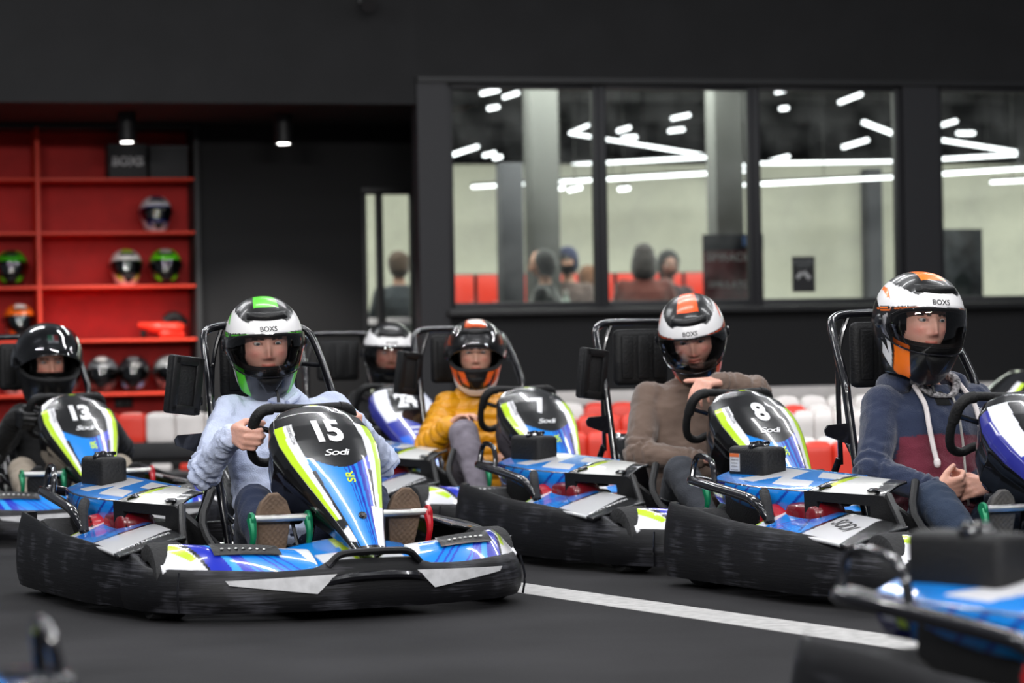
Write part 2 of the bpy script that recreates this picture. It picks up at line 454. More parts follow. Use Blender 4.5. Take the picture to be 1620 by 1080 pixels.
def build_kart():
    K = empty('go_kart')
    # floor pan
    out = [(.17, -.72), (.30, -.50), (.31, .1), (.25, .45), (.20, .88)]; out = out + [(-x, y) for x, y in out[::-1]]; n = len(out)
    m = MB(); V = [(x, y, .045) for x, y in out] + [(x, y, .052) for x, y in out]
    m.add(V, [list(range(n))[::-1], list(range(n, 2*n))] + [[i, (i+1) % n, (i+1) % n+n, i+n] for i in range(n)]); m.build('floor_pan', M_blk, K, False)
    m = MB()
    for s in (1, -1):
        m.tube([(s*.30, -.74, .085), (s*.33, -.3, .07), (s*.33, .10, .07), (s*.24, .42, .075), (s*.24, .80, .085), (s*.20, .90, .09)], .016, 10, res=4)
        m.tube([(s*.24, .50, .08), (s*.50, .52, .12)], .014); m.tube([(s*.30, -.3, .08), (s*.63, -.25, .11), (s*.63, .25, .11), (s*.28, .3, .08)], .012, 8, res=4)
    for y in (-.74, -.45, .1, .45, .80): m.tube([(-.30, y, .08), (.30, y, .08)], .015)
    m.tube([(-.20, .88, .10), (-.1, .93, .13), (.1, .93, .13), (.20, .88, .10)], .013, 8, res=4)
    m.build('chassis', M_blkg, K)
    m = MB(); m.tube([(-.60, -.53, .13), (.60, -.53, .13)], .02); m.build('rear_axle', M_steel, K)
    for s in (1, -1): wheel(K, s*.545, .545, .118, .115, -.06)
    for s in (1, -1): wheel(K, s*.535, -.53, .130, .165)
    # bumpers
    bp = fb_path(); X = np.array(bp)
    zt = fb_top(X[:, 0], X[:, 1])
    bp_r = bp; zt_r = zt
    v, f = wall_sweep(bp_r, .032 + .006*np.zeros(len(bp)), zt_r); o = sharp(mk('front_bumper', v, f, scuffed('scuffed bumper plastic', (.010, .010, .011), (.085, .085, .095)) if 'scuffed bumper plastic' not in MATS else MATS['scuffed bumper plastic'], K), 50)
    FBo = o
    # grab handle bridging the middle of the bumper
    hb = MB(); hb.tube([(-.15, .900, .165), (-.115, .906, .196), (-.06, .911, .203), (.06, .911, .203), (.115, .906, .196), (.15, .900, .165)], .011, 8, res=4); hb.build('grab_handle', M_bump, FBo)
    # worn white wedge stickers on the front face
    def on_b(s):
        def fn(p, q):
            d_ = (fb_y(p+.004)-fb_y(p-.004))/.008; L_ = np.hypot(d_, 1); o_ = .0125; return s*(p - d_/L_*o_), fb_y(p) + o_/L_ + .002 - .04*np.clip(q-.125, 0, 1), q
        return fn
    for s in (1, -1):
        pts = [(.13, .142), (.19, .085), (.44, .118), (.45, .132)]
        P, F, U, T = grid(16, 5, lambda a, b: (a, b, a*0))
        A = np.array(pts[1]); B = np.array(pts[0]); c_ = np.array(pts[2]); d_ = np.array(pts[3])
        p = (A[0]*(1-U)+c_[0]*U)*(1-T)+(B[0]*(1-U)+d_[0]*U)*T; q = (A[1]*(1-U)+c_[1]*U)*(1-T)+(B[1]*(1-U)+d_[1]*U)*T
        mk('wedge_sticker', np.stack(on_b(s)(p, q), 1), F, M_white, FBo, False)
    # seams where the wings are joined on
    for s in (1, -1):
        m = MB(); xx = .56; yy = .745; m.tube([(s*(xx+.010), yy+.006, .035), (s*(xx+.016), yy+.012, .09), (s*(xx+.006), yy, .155)], .004, 6, res=3); m.build('seam', M_blkg, FBo)
    for s in (1, -1):
        SB = [(.625, .50), (.655, .40), (.690, .20), (.695, -.05), (.690, -.30), (.680, -.52), (.660, -.66), (.60, -.735)]
        L = [(s*p[0], p[1]) for p in catmull(SB, 5)]
        zz = np.array([.200 + .075*min(1, max(0, .42-y)/1.08) + .004*math.sin(9*y) for x, y in L])
        if s < 0: pass
        else: L = L
        L2 = L[::-1] if s > 0 else L
        z2 = zz[::-1] if s > 0 else zz
        v, f = wall_sweep(L2, .034, z2, th=.02, bulge=.010)
        # direction check: outward must face away from the kart
        o = sharp(mk('side_bumper', v, f, M_bump, K), 50)
    L = [(-.60, -.725), (-.4, -.75), (0, -.76), (.4, -.75), (.60, -.725)]; L = [(p[0], p[1]) for p in catmull(L, 5)]
    v, f = wall_sweep(L, .05, .21, th=.02); sharp(mk('rear_bumper', v, f, M_bump, K), 50)
    # front pods
    for s in (1, -1):
        P, F, U, T = grid(120, 56, pod_fn(s)); x = U; y = T
        col = np.zeros((len(P), 3)); col[:] = BLUE
        paint(col, x, y, [(.62, 0), (.86, 0), (.80, 1), (.46, 1)], '1b2db6')
        paint(col, x, y, [(.70, 0), (.745, 0), (.60, 1), (.54, 1)], '2f9bef')
        paint(col, x, y, [(.84, 0), (.90, 0), (.80, 1), (.74, 1)], '0d1016')
        paint(col, x, y, [(.88, 0), (1, 0), (1, 1), (.76, 1)], 'e8e8ec')
        paint(col, x, y, [(.90, .0), (1.0, .1), (.84, .8), (.80, .72)], 'c3e61e')
        for a in (.10, .18, .24, .40, .45):
            line(col, x*3, y, [(3*a+.55, .55), (3*a, 1)], .045, '2348c0')
        paint(col, x, y, [(0, 0), (.12, 0), (.07, .5), (0, .7)], 'e4e6ea')
        paint(col, x, y, [(.02, 0), (.30, 0), (.62, .10), (.30, .16), (.05, .10)], 'e4e6ea')
        paint(col, x, y, [(.34, 0), (.60, 0), (.62, .10), (.45, .08)], 'c3e61e')
        if s < 0: F = F[:, ::-1]
        po = mk('front_pod', P, F, M_paint, K, col=col); sol = po.modifiers.new('thick', 'SOLIDIFY'); sol.thickness = .02; sol.offset = -1
        # dark vent scoop with a row of rivets
        fn = pod_fn(s)
        def vfn(a, b):
            u = .24 + .46*a; v = .22 + .44*b + .10*a - .05
            X_, Y_, Z_ = fn(u, v); e = np.minimum(np.minimum(a, 1-a)*9, np.minimum(b, 1-b)*4).clip(0, 1)
            return X_, Y_, Z_ + .006*(1-e) + .0035
        P, F, U, T = grid(40, 14, vfn)
        if s < 0: F = F[:, ::-1]
        vt = mk('vent', P, F, M_blk, po)
        rv = MB(); v0, f0 = lathe([(0, .004), (.004, .0035), (.006, 0)], 8)
        for k in range(7):
            a = .22 + .62*k/6; q = [float(g[0]) for g in vfn(np.array([a]), np.array([.45]))]
            rv.add(v0 + np.array(q) + np.array([0, 0, .001]), f0)
        rv.build('rivet', M_steel, vt)
    # small cone between the pods
    def cfn(u, v):
        x = -.20 + .40*u; y = .68 + .205*v - .03*np.abs(x)/.2; z = .205 - .045*v + .03*(1-(np.abs(x)/.2)**1.5)*(1-v) ; return x, y, z
    P, F, U, T = grid(50, 24, cfn); col = np.zeros((len(P), 3)); col[:] = BLUE
    X_ = P[:, 0]; Y_ = P[:, 1]
    paint(col, X_, Y_, [(-.05, 0), (.09, 0), (.03, 1.2), (-.05, 1.2)], 'c3e61e')
    paint(col, X_, T, [(.03, .5), (.14, .5), (.14, 1.1), (.04, 1.1)], 'e4e6ea'); paint(col, X_, T, [(-.14, .5), (-.05, .5), (-.05, 1.1), (-.14, 1.1)], 'e4e6ea')
    o = mk('nose_cone', P, F, M_paint, K, col=col); sol = o.modifiers.new('thick', 'SOLIDIFY'); sol.thickness = .006; sol.offset = -1
    # side pods
    for s in (1, -1):
        def sfn(u, v):                      # u along y (0 rear .. 1 front), v inner 0 .. outer 1
            y = -.20 + .68*u; xi = .44 + .01*u + .10*(1-ss(u, 0, .35)); xo = .668
            x = xi + (xo-xi)*v
            z = .268 - .060*v**1.1 + .014*np.sin(PI*u) - .022*u*(1-v*.5) - .03*(1-ss(u, 0, .12))
            return s*x, y, z
        P, F, U, T = grid(110, 50, sfn); y = U; col = np.zeros((len(P), 3)); col[:] = BLUE
        paint(col, U, T, [(0, 0), (.10, 0), (.16, 1), (0, 1)], 'c3e61e'); paint(col, U, T, [(.09, 0), (.14, 0), (.22, 1), (.15, 1)], 'e6e6ea')
        for a in (.20, .26, .31): line(col, U*2.5, T, [(a*2.5, 1), (a*2.5+.30, .45)], .04, '2438c4')
        line(col, U*2.5, T, [(.62, .0), (1.3, .85)], .03, '14233f')
        paint(col, U, T, [(.50, 0), (.54, 0), (.60, 1), (.56, 1)], '121214')
        paint(col, U, T, [(.74, -.1), (1.1, -.1), (1.1, 1.1), (.74, 1.1)], '111214'); paint(col, U, T, [(.53, -.1), (.80, -.1), (.79, .1), (.95, 1.1), (.59, 1.1)], 'd8d8da')
        paint(col, U, T, [(.80, 0), (1.0, 0), (1.0, 1), (.95, 1), (.79, .1)], '111214')
        if s > 0: F = F[:, ::-1]
        po = mk('side_pod', P, F, M_paint, K, col=col); sol = po.modifiers.new('thick', 'SOLIDIFY'); sol.thickness = .012; sol.offset = -1
        # web address along the white panel's edge, readable from outside
        def tfn(p, q):
            u = .885 - s*0 - q/.68*1.0 + (p)*.30; v = .5 + p/.25
            a, b, c_ = sfn(u, v); return a, b, c_+.0015
        if s > 0: text_on('web_address', 'SODIKART.COM', tfn, M_num, po, .020, (0, 0), 1.0, 0, .01, .5)
    # seat
    def seatfn(u, v):
        a = (u-.5)*2; y = np.interp(v, [0, .25, .5, .75, 1], [.20, .08, -.14, -.25, -.34]); z = np.interp(v, [0, .25, .5, .75, 1], [.17, .085, .08, .27, .46])
        k = np.abs(a)**2.6; hw = np.interp(v, [0, .3, .6, 1], [.185, .20, .205, .175])
        wing = k*np.interp(v, [0, .2, .5, .8, 1], [.05, .13, .20, .10, .03]); 
        return a*hw*(1-.08*k), y + wing*.75*ss(v, .4, .8), z + wing*(1-.6*ss(v, .5, .9))
    P, F, U, T = grid(26, 30, seatfn); so = mk('seat', P, F, M_blkg, K); sol = so.modifiers.new('t', 'SOLIDIFY'); sol.thickness = .008
    # roll hoop with its inner hoop, rungs and head rest
    m = MB()
    OH = [(.235, -.02, .09), (.248, -.10, .36), (.256, -.145, .60), (.254, -.165, .68), (.232, -.27, .845), (.200, -.31, .888), (.13, -.33, .902), (0, -.33, .904)]
    OH = OH + [(-x, y, z) for x, y, z in OH[-2::-1]]
    m.tube(OH, .0145, 12, res=5)
    for s in (1, -1):
        m.tube([(s*.17, -.33, .40), (s*.175, -.33, .70), (s*.16, -.33, .82), (s*.13, -.33, .895)], .009, 8, res=3)
        for z, xo, yo in ((.76, .248, -.215), (.52, .254, -.135)): m.tube([(s*xo, yo, z), (s*.175, -.33, z+.01)], .008)
        m.tube([(s*.175, -.33, .42), (s*.20, -.42, .25), (s*.22, -.60, .09)], .012, 10, res=4)
    m.build('roll_hoop', M_blkg, K)
    m = MB(); m.box((0, -.335, .765), (.24, .045, .22), .035, seg=3); hr = m.build('head_rest', M_pad, K)
    m = MB()
    for x in (-.08, 0, .08): m.box((x*.9, -.312, .765), (.05, .014, .17), .006)
    m.build('head_rest_rib', M_pad, hr)
    # bracket plate on the hoop's side
    m = MB(); A = [(.285, -.235), (.285, -.235), ]
    pl = [(.252, .545), (.252, .470), (.352, .505), (.358, .525), (.346, .540)]; n = len(pl)
    V = [(x, -.130-.004, z) for x, z in pl] + [(x, -.130+.004, z) for x, z in pl]
    m.add(V, [list(range(n))[::-1], list(range(n, 2*n))] + [[i, (i+1) % n, (i+1) % n+n, i+n] for i in range(n)])
    
    m.build('hoop_bracket', M_blkg, K, False)
    # steering
    c = np.array([0, .315, .545]); up = np.array([0, .50, .866]); nrm = np.array([0, -.866, .50])
    ctrl = [(-.125, .098), (0, .094), (.125, .098), (.165, .070), (.168, -.02), (.145, -.085), (.10, -.105), (.05, -.085), (-.05, -.085), (-.10, -.105), (-.145, -.085), (-.168, -.02), (-.165, .070)]
    pts = [c + np.array([x, 0, 0]) + up*y for x, y in ctrl]
    m = MB(); m.tube(pts, .0145, 12, res=5, closed=True); sw = m.build('steering_wheel', M_pad, K)
    m = MB()
    for x, y in ((-.155, .03), (.155, .03), (0, -.085)): m.tube([c + up*-.01 - nrm*.02, c + np.array([x, 0, 0]) + up*y], .009, 8)
    m.box((0, 0, 0), (.09, .06, .03), .008, M=Matrix.Translation(Vector(c - nrm*.02)) @ Matrix.Rotation(math.radians(60), 4, 'X')); m.build('wheel_hub', M_blkg, sw)
    for s in (1, -1):
        m = MB(); m.tube([c + np.array([s*.115, 0, 0]) + up*.097, c + np.array([s*.145, 0, 0]) + up*.090, c + np.array([s*.165, 0, 0]) + up*.060, c + np.array([s*.168, 0, 0]) + up*.01], .0185, 12, res=4); m.build('grip', M_pad, sw)
    m = MB(); m.tube([c - nrm*.02, (0, .46, .40), (0, .66, .14)], .010, 8); m.tube([(-.07, .5, .08), (0, .47, .39), (.07, .5, .08)], .010, 8); m.tube([(.02, .64, .13), (.5, .56, .13)], .006, 6); m.tube([(-.02, .64, .13), (-.5, .56, .13)], .006, 6)
    m.build('steering_column', M_blkg, K)
    m = MB(); m.box((.09, .44, .30), (.075, .07, .07), .016); m.box((.09, .44, .345), (.05, .05, .02), .006); m.tube([(.09, .46, .27), (.10, .56, .16), (.11, .66, .10)], .006, 6, res=4); m.build('control_box', M_blkg, K)
    # pedals
    for s, nm, mt in ((1, 'throttle_pedal', M_green), (-1, 'brake_pedal', M_red)):
        x0, x1 = (.115, .300) if s > 0 else (-.290, -.105)
        pe = MB(); pe.tube([(x0, .655, .300), (x1, .655, .300)], .0115, 14); p = pe.build(nm, M_steel, K)
        m = MB()
        for xx in ((x0, x1) if s > 0 else (x0,)):
            m = MB(); m.tube([(xx, .655, .300), (xx, .668, .245), (xx, .64, .18), (xx, .62, .06)], [.016, .010, .008, .008], 8, res=3)
            v, f = lathe([(0, -.006), (.019, -.006), (.021, -.003), (.021, .003), (.019, .006), (0, .006)], 16, 'X'); m.add(v + np.array([xx, .655, .300]), f)
            m.build('pedal_bracket', mt, p)
    # engine side (driver's right)
    m = MB(); m.box((.43, -.36, .215), (.20, .27, .24), .02); m.box((.40, -.10, .19), (.16, .22, .16), .02)
    for k in range(7): m.box((.41, -.10+.0, .165+.014*k), (.19, .25, .005), .001)
    m.box((.52, -.42, .16), (.07, .17, .10), .015); m.tube([(.48, -.5, .15), (.56, -.35, .14), (.58, -.2, .13)], .018, 8, res=3)
    en = m.build('engine', M_blk, K)
    m = MB(); v, f = lathe([(0, .050), (.030, .050), (.050, .038), (.056, .012), (.056, -.03)], 28, 'X'); m.add(v + np.array([.525, -.155, .235]), f); rc = m.build('recoil_cover', M_red, en)
    m = MB()
    for k in range(16):
        a = 2*PI*k/16; m.box((0, 0, .036), (.004, .006, .030), .001, M=Matrix.Translation((.566, -.155, .235)) @ Matrix.Rotation(a, 4, 'X'))
    m.build('cooling_slot', M_ink, rc)
    m = MB(); m.box((.47, -.015, .255), (.13, .20, .10), .035, seg=3); m.build('engine_shroud', M_redd, en)
    m = MB(); m.tube([(.575, -.155, .33), (.60, -.10, .30), (.605, -.075, .24)], .017, 10, res=4); m.build('rubber_bumper', M_rub, en)
    m = MB(); m.box((.41, -.47, .412), (.095, .235, .108), .018, seg=3); ft = m.build('fuel_tank', M_pad, K)
    m = MB(); v, f = lathe([(.036, 0), (.036, .010), (.030, .016), (.010, .018), (.008, .026), (0, .026)], 18); m.add(v + np.array([.42, -.44, .459]), f)
    for k in range(4):
        m.box((.022, 0, .012), (.03, .012, .012), .003, M=Matrix.Translation((.41, -.45, .464)) @ Matrix.Rotation(k*PI/2, 4, 'Z'))
    m.build('tank_cap', M_blkg, ft)
    # cowl: top face and flank in one shell
    def cow(u, v):
        y = -.62 + .68*u; xo = .50 + .05*np.sin(PI*np.clip(u*1.05, 0, 1)) ; xi = .32
        t1 = np.clip(v/.5, 0, 1); t2 = np.clip((v-.5)/.5, 0, 1)
        x = xi + (xo-xi)*t1 + .012*t2*(1-t2)*4 - .03*t2; 
        zt_ = .402 - .020*u - .036*t1 - .012*t1**4; z = zt_ - t2*(.080 + .030*ss(u, .2, 1)) - .02*ss(u, .9, 1)*0
        return x, y, z
    P, F, U, T = grid(120, 80, cow); col = np.zeros((len(P), 3)); col[:] = BLUE
    top = T < .49
    paint(col, U, T, [(.0, .5), (1, .5), (1, 1), (0, 1)], '1182de')
    for a in (.18, .30, .42, .60, .7): line(col, U*3, T, [(3*a, 1), (3*a+.55, .52)], .045, '1a3aa0')
    paint(col, U, T, [(0, .5), (.22, .5), (.13, 1), (0, 1)], '232a86')
    paint(col, U, T, [(.03, .56), (.09, .56), (.09, .8), (.03, .8)], 'dfe3ef'); paint(col, U, T, [(.10, .62), (.15, .62), (.15, .86), (.10, .86)], 'b9dd24')
    paint(col, U, T, [(.30, .05), (.55, .05), (.62, .28), (.80, .28), (.86, .42), (.60, .42), (.52, .25), (.44, .42), (.26, .42), (.36, .25)], 'e6e6ea')
    paint(col, U, T, [(.66, .05), (1, .05), (1, .20), (.76, .20)], 'e6e6ea')
    line(col, U, T*.5, [(0, .25), (1, .25)], .010, '14161a')
    co = mk('engine_cowl', P, F, M_paint, K, col=col); sol = co.modifiers.new('t', 'SOLIDIFY'); sol.thickness = .008; sol.offset = 1
    # light deck plate ahead of it on a dark cast frame with cut-outs
    def dk(u, v):
        y = .035 + .255*u; x = .345 + (.53-.345)*v - .10*u*v - .02*u; z = .384 - .012*u + .008*np.sin(PI*v) - .044*v; return x, y, z
    P, F, U, T = grid(40, 40, dk); col = np.zeros((len(P), 3)); col[:] = lin('d6d6d3')
    paint(col, U, T, [(.70, 0), (1, 0), (1, 1), (.86, 1)], '18191b'); paint(col, U, T, [(0, 0), (.07, 0), (.18, 1), (0, 1)], '3b3c3a'); paint(col, U, T, [(.09, .2), (.20, .1), (.22, .8), (.12, .9)], 'b9d32a')
    dko = mk('deck_plate', P, F[:, ::-1], M_paint, K, col=col); sol = dko.modifiers.new('t', 'SOLIDIFY'); sol.thickness = .008; sol.offset = -1
    v, f = lathe([(0, .008), (.012, .008), (.020, .004), (.024, 0)], 16)
    for a, b in ((.12, .80), (.80, .80)):
        q = [float(g[0]) for g in dk(np.array([a]), np.array([b]))]; m = MB(); m.add(v + np.array(q), f); m.build('deck_knob', M_blkg, dko)
    # cast side frame below the deck: an outer and an inner loop leave an opening
    A_, B_ = np.array([.535, .030]), np.array([.425, .30]); nrm_ = np.array([.27, .11])/math.hypot(.27, .11)
    outer = [(-.02, .340), (1, .330), (1.60, .200), (1.50, .125), (.64, .155), (0, .205)]; inner = [(.15, .308), (.85, .298), (.84, .235), (.68, .200), (.46, .205), (.22, .238)]
    V = []; n = 6
    for th in (0, -.022):
        for L in (outer, inner):
            for s_, z in L: p_ = A_+(B_-A_)*s_ + nrm_*th - nrm_*.02*max(0, s_-1)*3; V.append((p_[0], p_[1], z))
    F = []
    for k in range(n):
        k2 = (k+1) % n; F += [[k, k2, n+k2, n+k], [2*n+k2, 2*n+k, 3*n+k, 3*n+k2], [k2, k, 2*n+k, 2*n+k2], [n+k, n+k2, 3*n+k2, 3*n+k]]
    mk('deck_frame', V, F, M_blk, K, False)
    m = MB(); m.tube([(.30, .30, .37), (.36, .38, .27), (.34, .50, .16)], .014, 8, res=3); m.tube([(.40, .30, .33), (.44, .42, .26), (.46, .52, .17)], .012, 8, res=3); m.build('deck_stay', M_blk, K)
    m = MB(); m.box((.40, .16, .20), (.10, .20, .12), .02); m.box((.44, .14, .20), (.05, .05, .03), .006); m.tube([(.34, .1, .3), (.42, .25, .24), (.38, .4, .14)], .008, 8, res=4); m.build('battery_box', M_blkg, K)
    m = MB(); m.tube([(.45, .10, .235), (.46, .22, .225)], .008, 8); m.build('cable_clamp', M_steel, K)
    # guard tube around the engine
    m = MB(); m.tube([(.36, -.66, .30), (.50, -.665, .345), (.575, -.63, .352), (.600, -.50, .345), (.618, -.22, .318), (.622, -.13, .300), (.61, -.085, .26), (.59, -.075, .20), (.58, -.08, .12)], .0165, 12, res=5)
    m.tube([(.570, -.635, .35), (.555, -.635, .415), (.555, -.60, .435), (.575, -.50, .425), (.590, -.45, .395), (.602, -.425, .345)], .010, 10, res=4)
    m.build('engine_guard', M_blkg, K)
    # left-hand pod: exhaust box and brake side fill
    m = MB(); m.box((-.40, -.30, .20), (.16, .36, .16), .03); m.tube([(-.3, -.5, .2), (-.5, -.45, .2), (-.52, -.2, .18)], .03, 10, res=3); m.build('silencer', M_blk, K)
    m = MB(); m.box((.30, -.20, .30), (.05, .22, .05), .012); m.tube([(.26, -.3, .30), (.30, -.1, .36), (.27, .05, .35)], .010, 8, res=3); m.build('seat_side_bracket', M_blk, K)
    return K

def side_panel(K):
    """tall framed pad hung on the outside of the roll hoop"""
    rot = Matrix.Translation((.312, -.165, .705)) @ Matrix.Rotation(math.radians(-7), 4, 'Y') @ Matrix.Rotation(math.radians(14), 4, 'Z')
    m = MB(); m.box((0, 0, 0), (.125, .034, .195), .010, M=rot); p = m.build('side_guard', M_pad, K)
    m = MB()
    m.box((-.046, .019, 0), (.030, .016, .19), .005, M=rot); m.box((.046, .019, 0), (.030, .016, .19), .005, M=rot)
    m.box((0, .019, .081), (.11, .016, .030), .005, M=rot); m.box((0, .019, -.081), (.11, .016, .030), .005, M=rot)
    m.build('guard_rim', M_blk, p)
    for z in (.76, .65):
        m = MB(); m.box((.262, -.175, z), (.04, .02, .03), .006); m.build('guard_mount', M_blkg, p)
    return p

A0 = math.radians(26)
def put(root, x, y, a): root.location = (x, y, 0); root.rotation_euler = (0, 0, PI + a)
KP = {'15': (-.821, 9.210, math.radians(25.9)), '8': (.656, 10.68, math.radians(26.8)), 'n': (1.387, 9.062, math.radians(25.9)),
      '7': (-.122, 12.54, math.radians(25.5)), '13': (-2.153, 12.78, math.radians(26)), '24': (-.78, 14.48, math.radians(26)),
      'far': (3.13, 15.3, math.radians(-65)), 'fg': (1.415, 4.81, math.radians(36)), 'bl': (-1.42, 4.16, math.radians(206))}
KL = {'15': 'blue and lime racing kart numbered 15, nearest complete kart at left centre',
      '8': 'blue and lime racing kart numbered 8 under the driver in brown', 'n': 'kart at the right under the driver in the navy and burgundy hoodie',
      '7': 'blue and lime racing kart numbered 7 under the driver in yellow', '13': 'blue and lime racing kart numbered 13 at the far left',
      '24': 'white, violet and blue racing kart numbered 24 behind kart 15', 'far': 'distant kart with a lime stripe at the right edge, beyond the navy hoodie',
      'fg': 'blurred blue kart closest to the camera, bottom right corner', 'bl': 'blurred kart cut off by the bottom left corner'}
karts = {}
proto = build_kart()
order = ['15', '8', 'n', '7', '13', '24', 'far', 'fg', 'bl']
for i, k in enumerate(order):
    karts[k] = proto if i == 0 else copy_tree(proto)
for k in order:
    K = karts[k]; put(K, *KP[k]); tag(K, KL[k], 'go-kart', 'karts lined up on the grid')
    if k in ('15', '8', '7'): side_panel(K)
    if k == '15':
        for ch in K.children:
            if ch.name.split('.')[0] in ('roll_hoop', 'head_rest', 'side_guard', 'hoop_bracket', 'seat'):
                ch.location.x -= .085
                if ch.name.startswith('roll_hoop'): ch.scale.x = .86
fair_src = {}
for k in order:
    liv = 'violet' if k in ('24', 'n') else 'blue'
    fairing(karts[k], liv, {'15': '15', '8': '8', '7': '7', '13': '13', '24': '24'}.get(k))
# warning label on one tank, wide deck lettering on the same kart
tk = [c for c in karts['n'].children if c.name.startswith('fuel_tank')][0]
m = MB(); m.box((.4585, -.535, .412), (.002, .062, .060), 0); wl = m.build('warning_label', M_white, tk, False)
m = MB(); m.box((.4597, -.535, .436), (.001, .060, .012), 0); m.build('label_heading', M_orange, wl, False)
for j, s_ in enumerate(('WARNING FUEL', 'NO SMOKING', 'STOP ENGINE', 'BEFORE FILLING')):
    text_on('label_text', s_, lambda p, q: (p*0+.4602, -.535+p, .402+q), M_ink, wl, .0045, (0, .018-.011*j), 1, 0, 0, 0)
pd = [c for c in karts['n'].children if c.name.startswith('side_pod')][0]
for ch in list(pd.children): bpy.data.objects.remove(ch)
def podn(p, q):
    x = .545 - q; y = .275 + p; u = (y+.20)/.68; xi = .44+.01*u; v = np.clip((x-xi)/(.668-xi), 0, 1)
    return x, y, .268 - .060*v**1.1 + .014*np.sin(PI*u) - .022*u*(1-v*.5) + .0015
text_on('pod_lettering', 'SODI', podn, M_ink, pd, .058, (.0, 0), .80, math.radians(-16), .02, .2)

# ------------------------------------------------------------------ the building: frame with x along the window wall, y into the building
BA = math.radians(15); BO = (-.675, 20.5)
def BL(x, y, z=0): return (BO[0]+x*math.cos(BA)-y*math.sin(BA), BO[1]+x*math.sin(BA)+y*math.cos(BA), z)
def bbox(name, x0, x1, y0, y1, z0, z1, mat, bev=0.0, kind=None, parent=None):
    """box given by its extents in the building frame; origin at its own base"""
    cx, cy = (x0+x1)/2, (y0+y1)/2
    m = MB(); m.box((0, 0, (z1-z0)/2), (x1-x0, y1-y0, z1-z0), bev)
    o = m.build(name, mat, parent, bev > 0)
    if parent is None: o.location = BL(cx, cy, z0); o.rotation_euler = (0, 0, BA)
    else:
        p = parent; o.parent = p
        o.matrix_world = Matrix.Translation(BL(cx, cy, z0)) @ Matrix.Rotation(BA, 4, 'Z')
        pm = Matrix.Translation(p.location) @ p.rotation_euler.to_matrix().to_4x4()
        o.matrix_basis = pm.inverted() @ (Matrix.Translation(BL(cx, cy, z0)) @ Matrix.Rotation(BA, 4, 'Z'))
    if kind: o['kind'] = kind
    return o
M_wall = plain('charcoal wall paint', (.0088, .0088, .0096), .8, bump=.12, bscale=40, var=.12, vscale=3)
M_trimb = plain('black joinery', (.012, .012, .013), .5)
M_frame = plain('window frame paint', (.021, .021, .024), .55)
M_dark = plain('recess wall paint', (.0085, .0085, .0095), .8, bump=.1, bscale=30)
M_ceil = plain('recess ceiling paint', (.012, .012, .013), .8)
M_cream = plain('pale green white wall', (.60, .59, .50), .8, var=.06, vscale=2)
M_vceil = plain('hall ceiling', (.36, .36, .34), .9, bump=.3, bscale=10, var=.4, vscale=1.5)
M_shelf = plain('red lacquered board', (.85, .055, .022), .5, bump=.05, bscale=30)
M_shback = plain('red shelf back', (.50, .012, .009), .7, bump=.1, bscale=60, var=.12, vscale=6)
M_bred = plain('red barrier plastic', (.80, .045, .022), .38, bump=.08, bscale=20)
M_bwhite = plain('white barrier plastic', (.80, .75, .72), .42, bump=.08, bscale=20, var=.06, vscale=10)
M_beltb = plain('black rubber belt', (.018, .018, .02), .6, bump=.2, bscale=20, var=.2)
M_lamp = plain('lamp tube', (.93, .96, 1), .4, emit=4)
M_down = plain('downlight lens', (1, .98, .95), .4, emit=14)
# floor: fine dark asphalt-like coating, worn a little
m_, nt, b = nmat('track floor')
tc = nt.nodes.new('ShaderNodeTexCoord')
n1 = nt.nodes.new('ShaderNodeTexNoise'); n1.inputs['Scale'].default_value = 140; n1.inputs['Detail'].default_value = 3
n2 = nt.nodes.new('ShaderNodeTexNoise'); n2.inputs['Scale'].default_value = 1.3; n2.inputs['Detail'].default_value = 5
for q in (n1, n2): nt.links.new(tc.outputs['Object'], q.inputs['Vector'])
mx = nt.nodes.new('ShaderNodeMath'); mx.operation = 'MULTIPLY_ADD'; mx.inputs[1].default_value = .55; nt.links.new(n1.outputs[0], mx.inputs[0]); nt.links.new(n2.outputs[0], mx.inputs[2])
r = nt.nodes.new('ShaderNodeValToRGB'); r.color_ramp.elements[0].position = .45; r.color_ramp.elements[1].position = 1.05
r.color_ramp.elements[0].color = (.0085, .0085, .009, 1); r.color_ramp.elements[1].color = (.031, .030, .032, 1)
nt.links.new(mx.outputs[0], r.inputs[0]); nt.links.new(r.outputs[0], b.inputs['Base Color']); b.inputs['Roughness'].default_value = .85; b.inputs['Specular IOR Level'].default_value = .12
bp = nt.nodes.new('ShaderNodeBump'); bp.inputs['Strength'].default_value = .5; bp.inputs['Distance'].default_value = .004
nt.links.new(n1.outputs[0], bp.inputs['Height']); nt.links.new(bp.outputs[0], b.inputs['Normal'])
fl = mk('floor', [(-14, -6, 0), (16, -6, 0), (16, 46, 0), (-14, 46, 0)], [[0, 1, 2, 3]], m_, None, False); tag(fl, kind='structure')
# painted white line
M_line = plain('white floor paint', (.42, .41, .40), .7, bump=.4, bscale=120, var=.18, vscale=25)
d0 = np.array([-.90, 1.72]); d0 /= np.linalg.norm(d0); nn = np.array([d0[1], -d0[0]]); c0 = np.array([.42, 8.60])
q = [c0 - d0*4.5 - nn*.095, c0 + d0*1.9 - nn*.095, c0 + d0*1.9 + nn*.095, c0 - d0*4.5 + nn*.095]
V = [(p[0], p[1], z) for z in (0, .0015) for p in q]
o = mk('trim_0', V, [[4, 7, 6, 5], [0, 1, 5, 4], [1, 2, 6, 5], [2, 3, 7, 6], [3, 0, 4, 7]], M_line, None, False); tag(o, kind='structure')

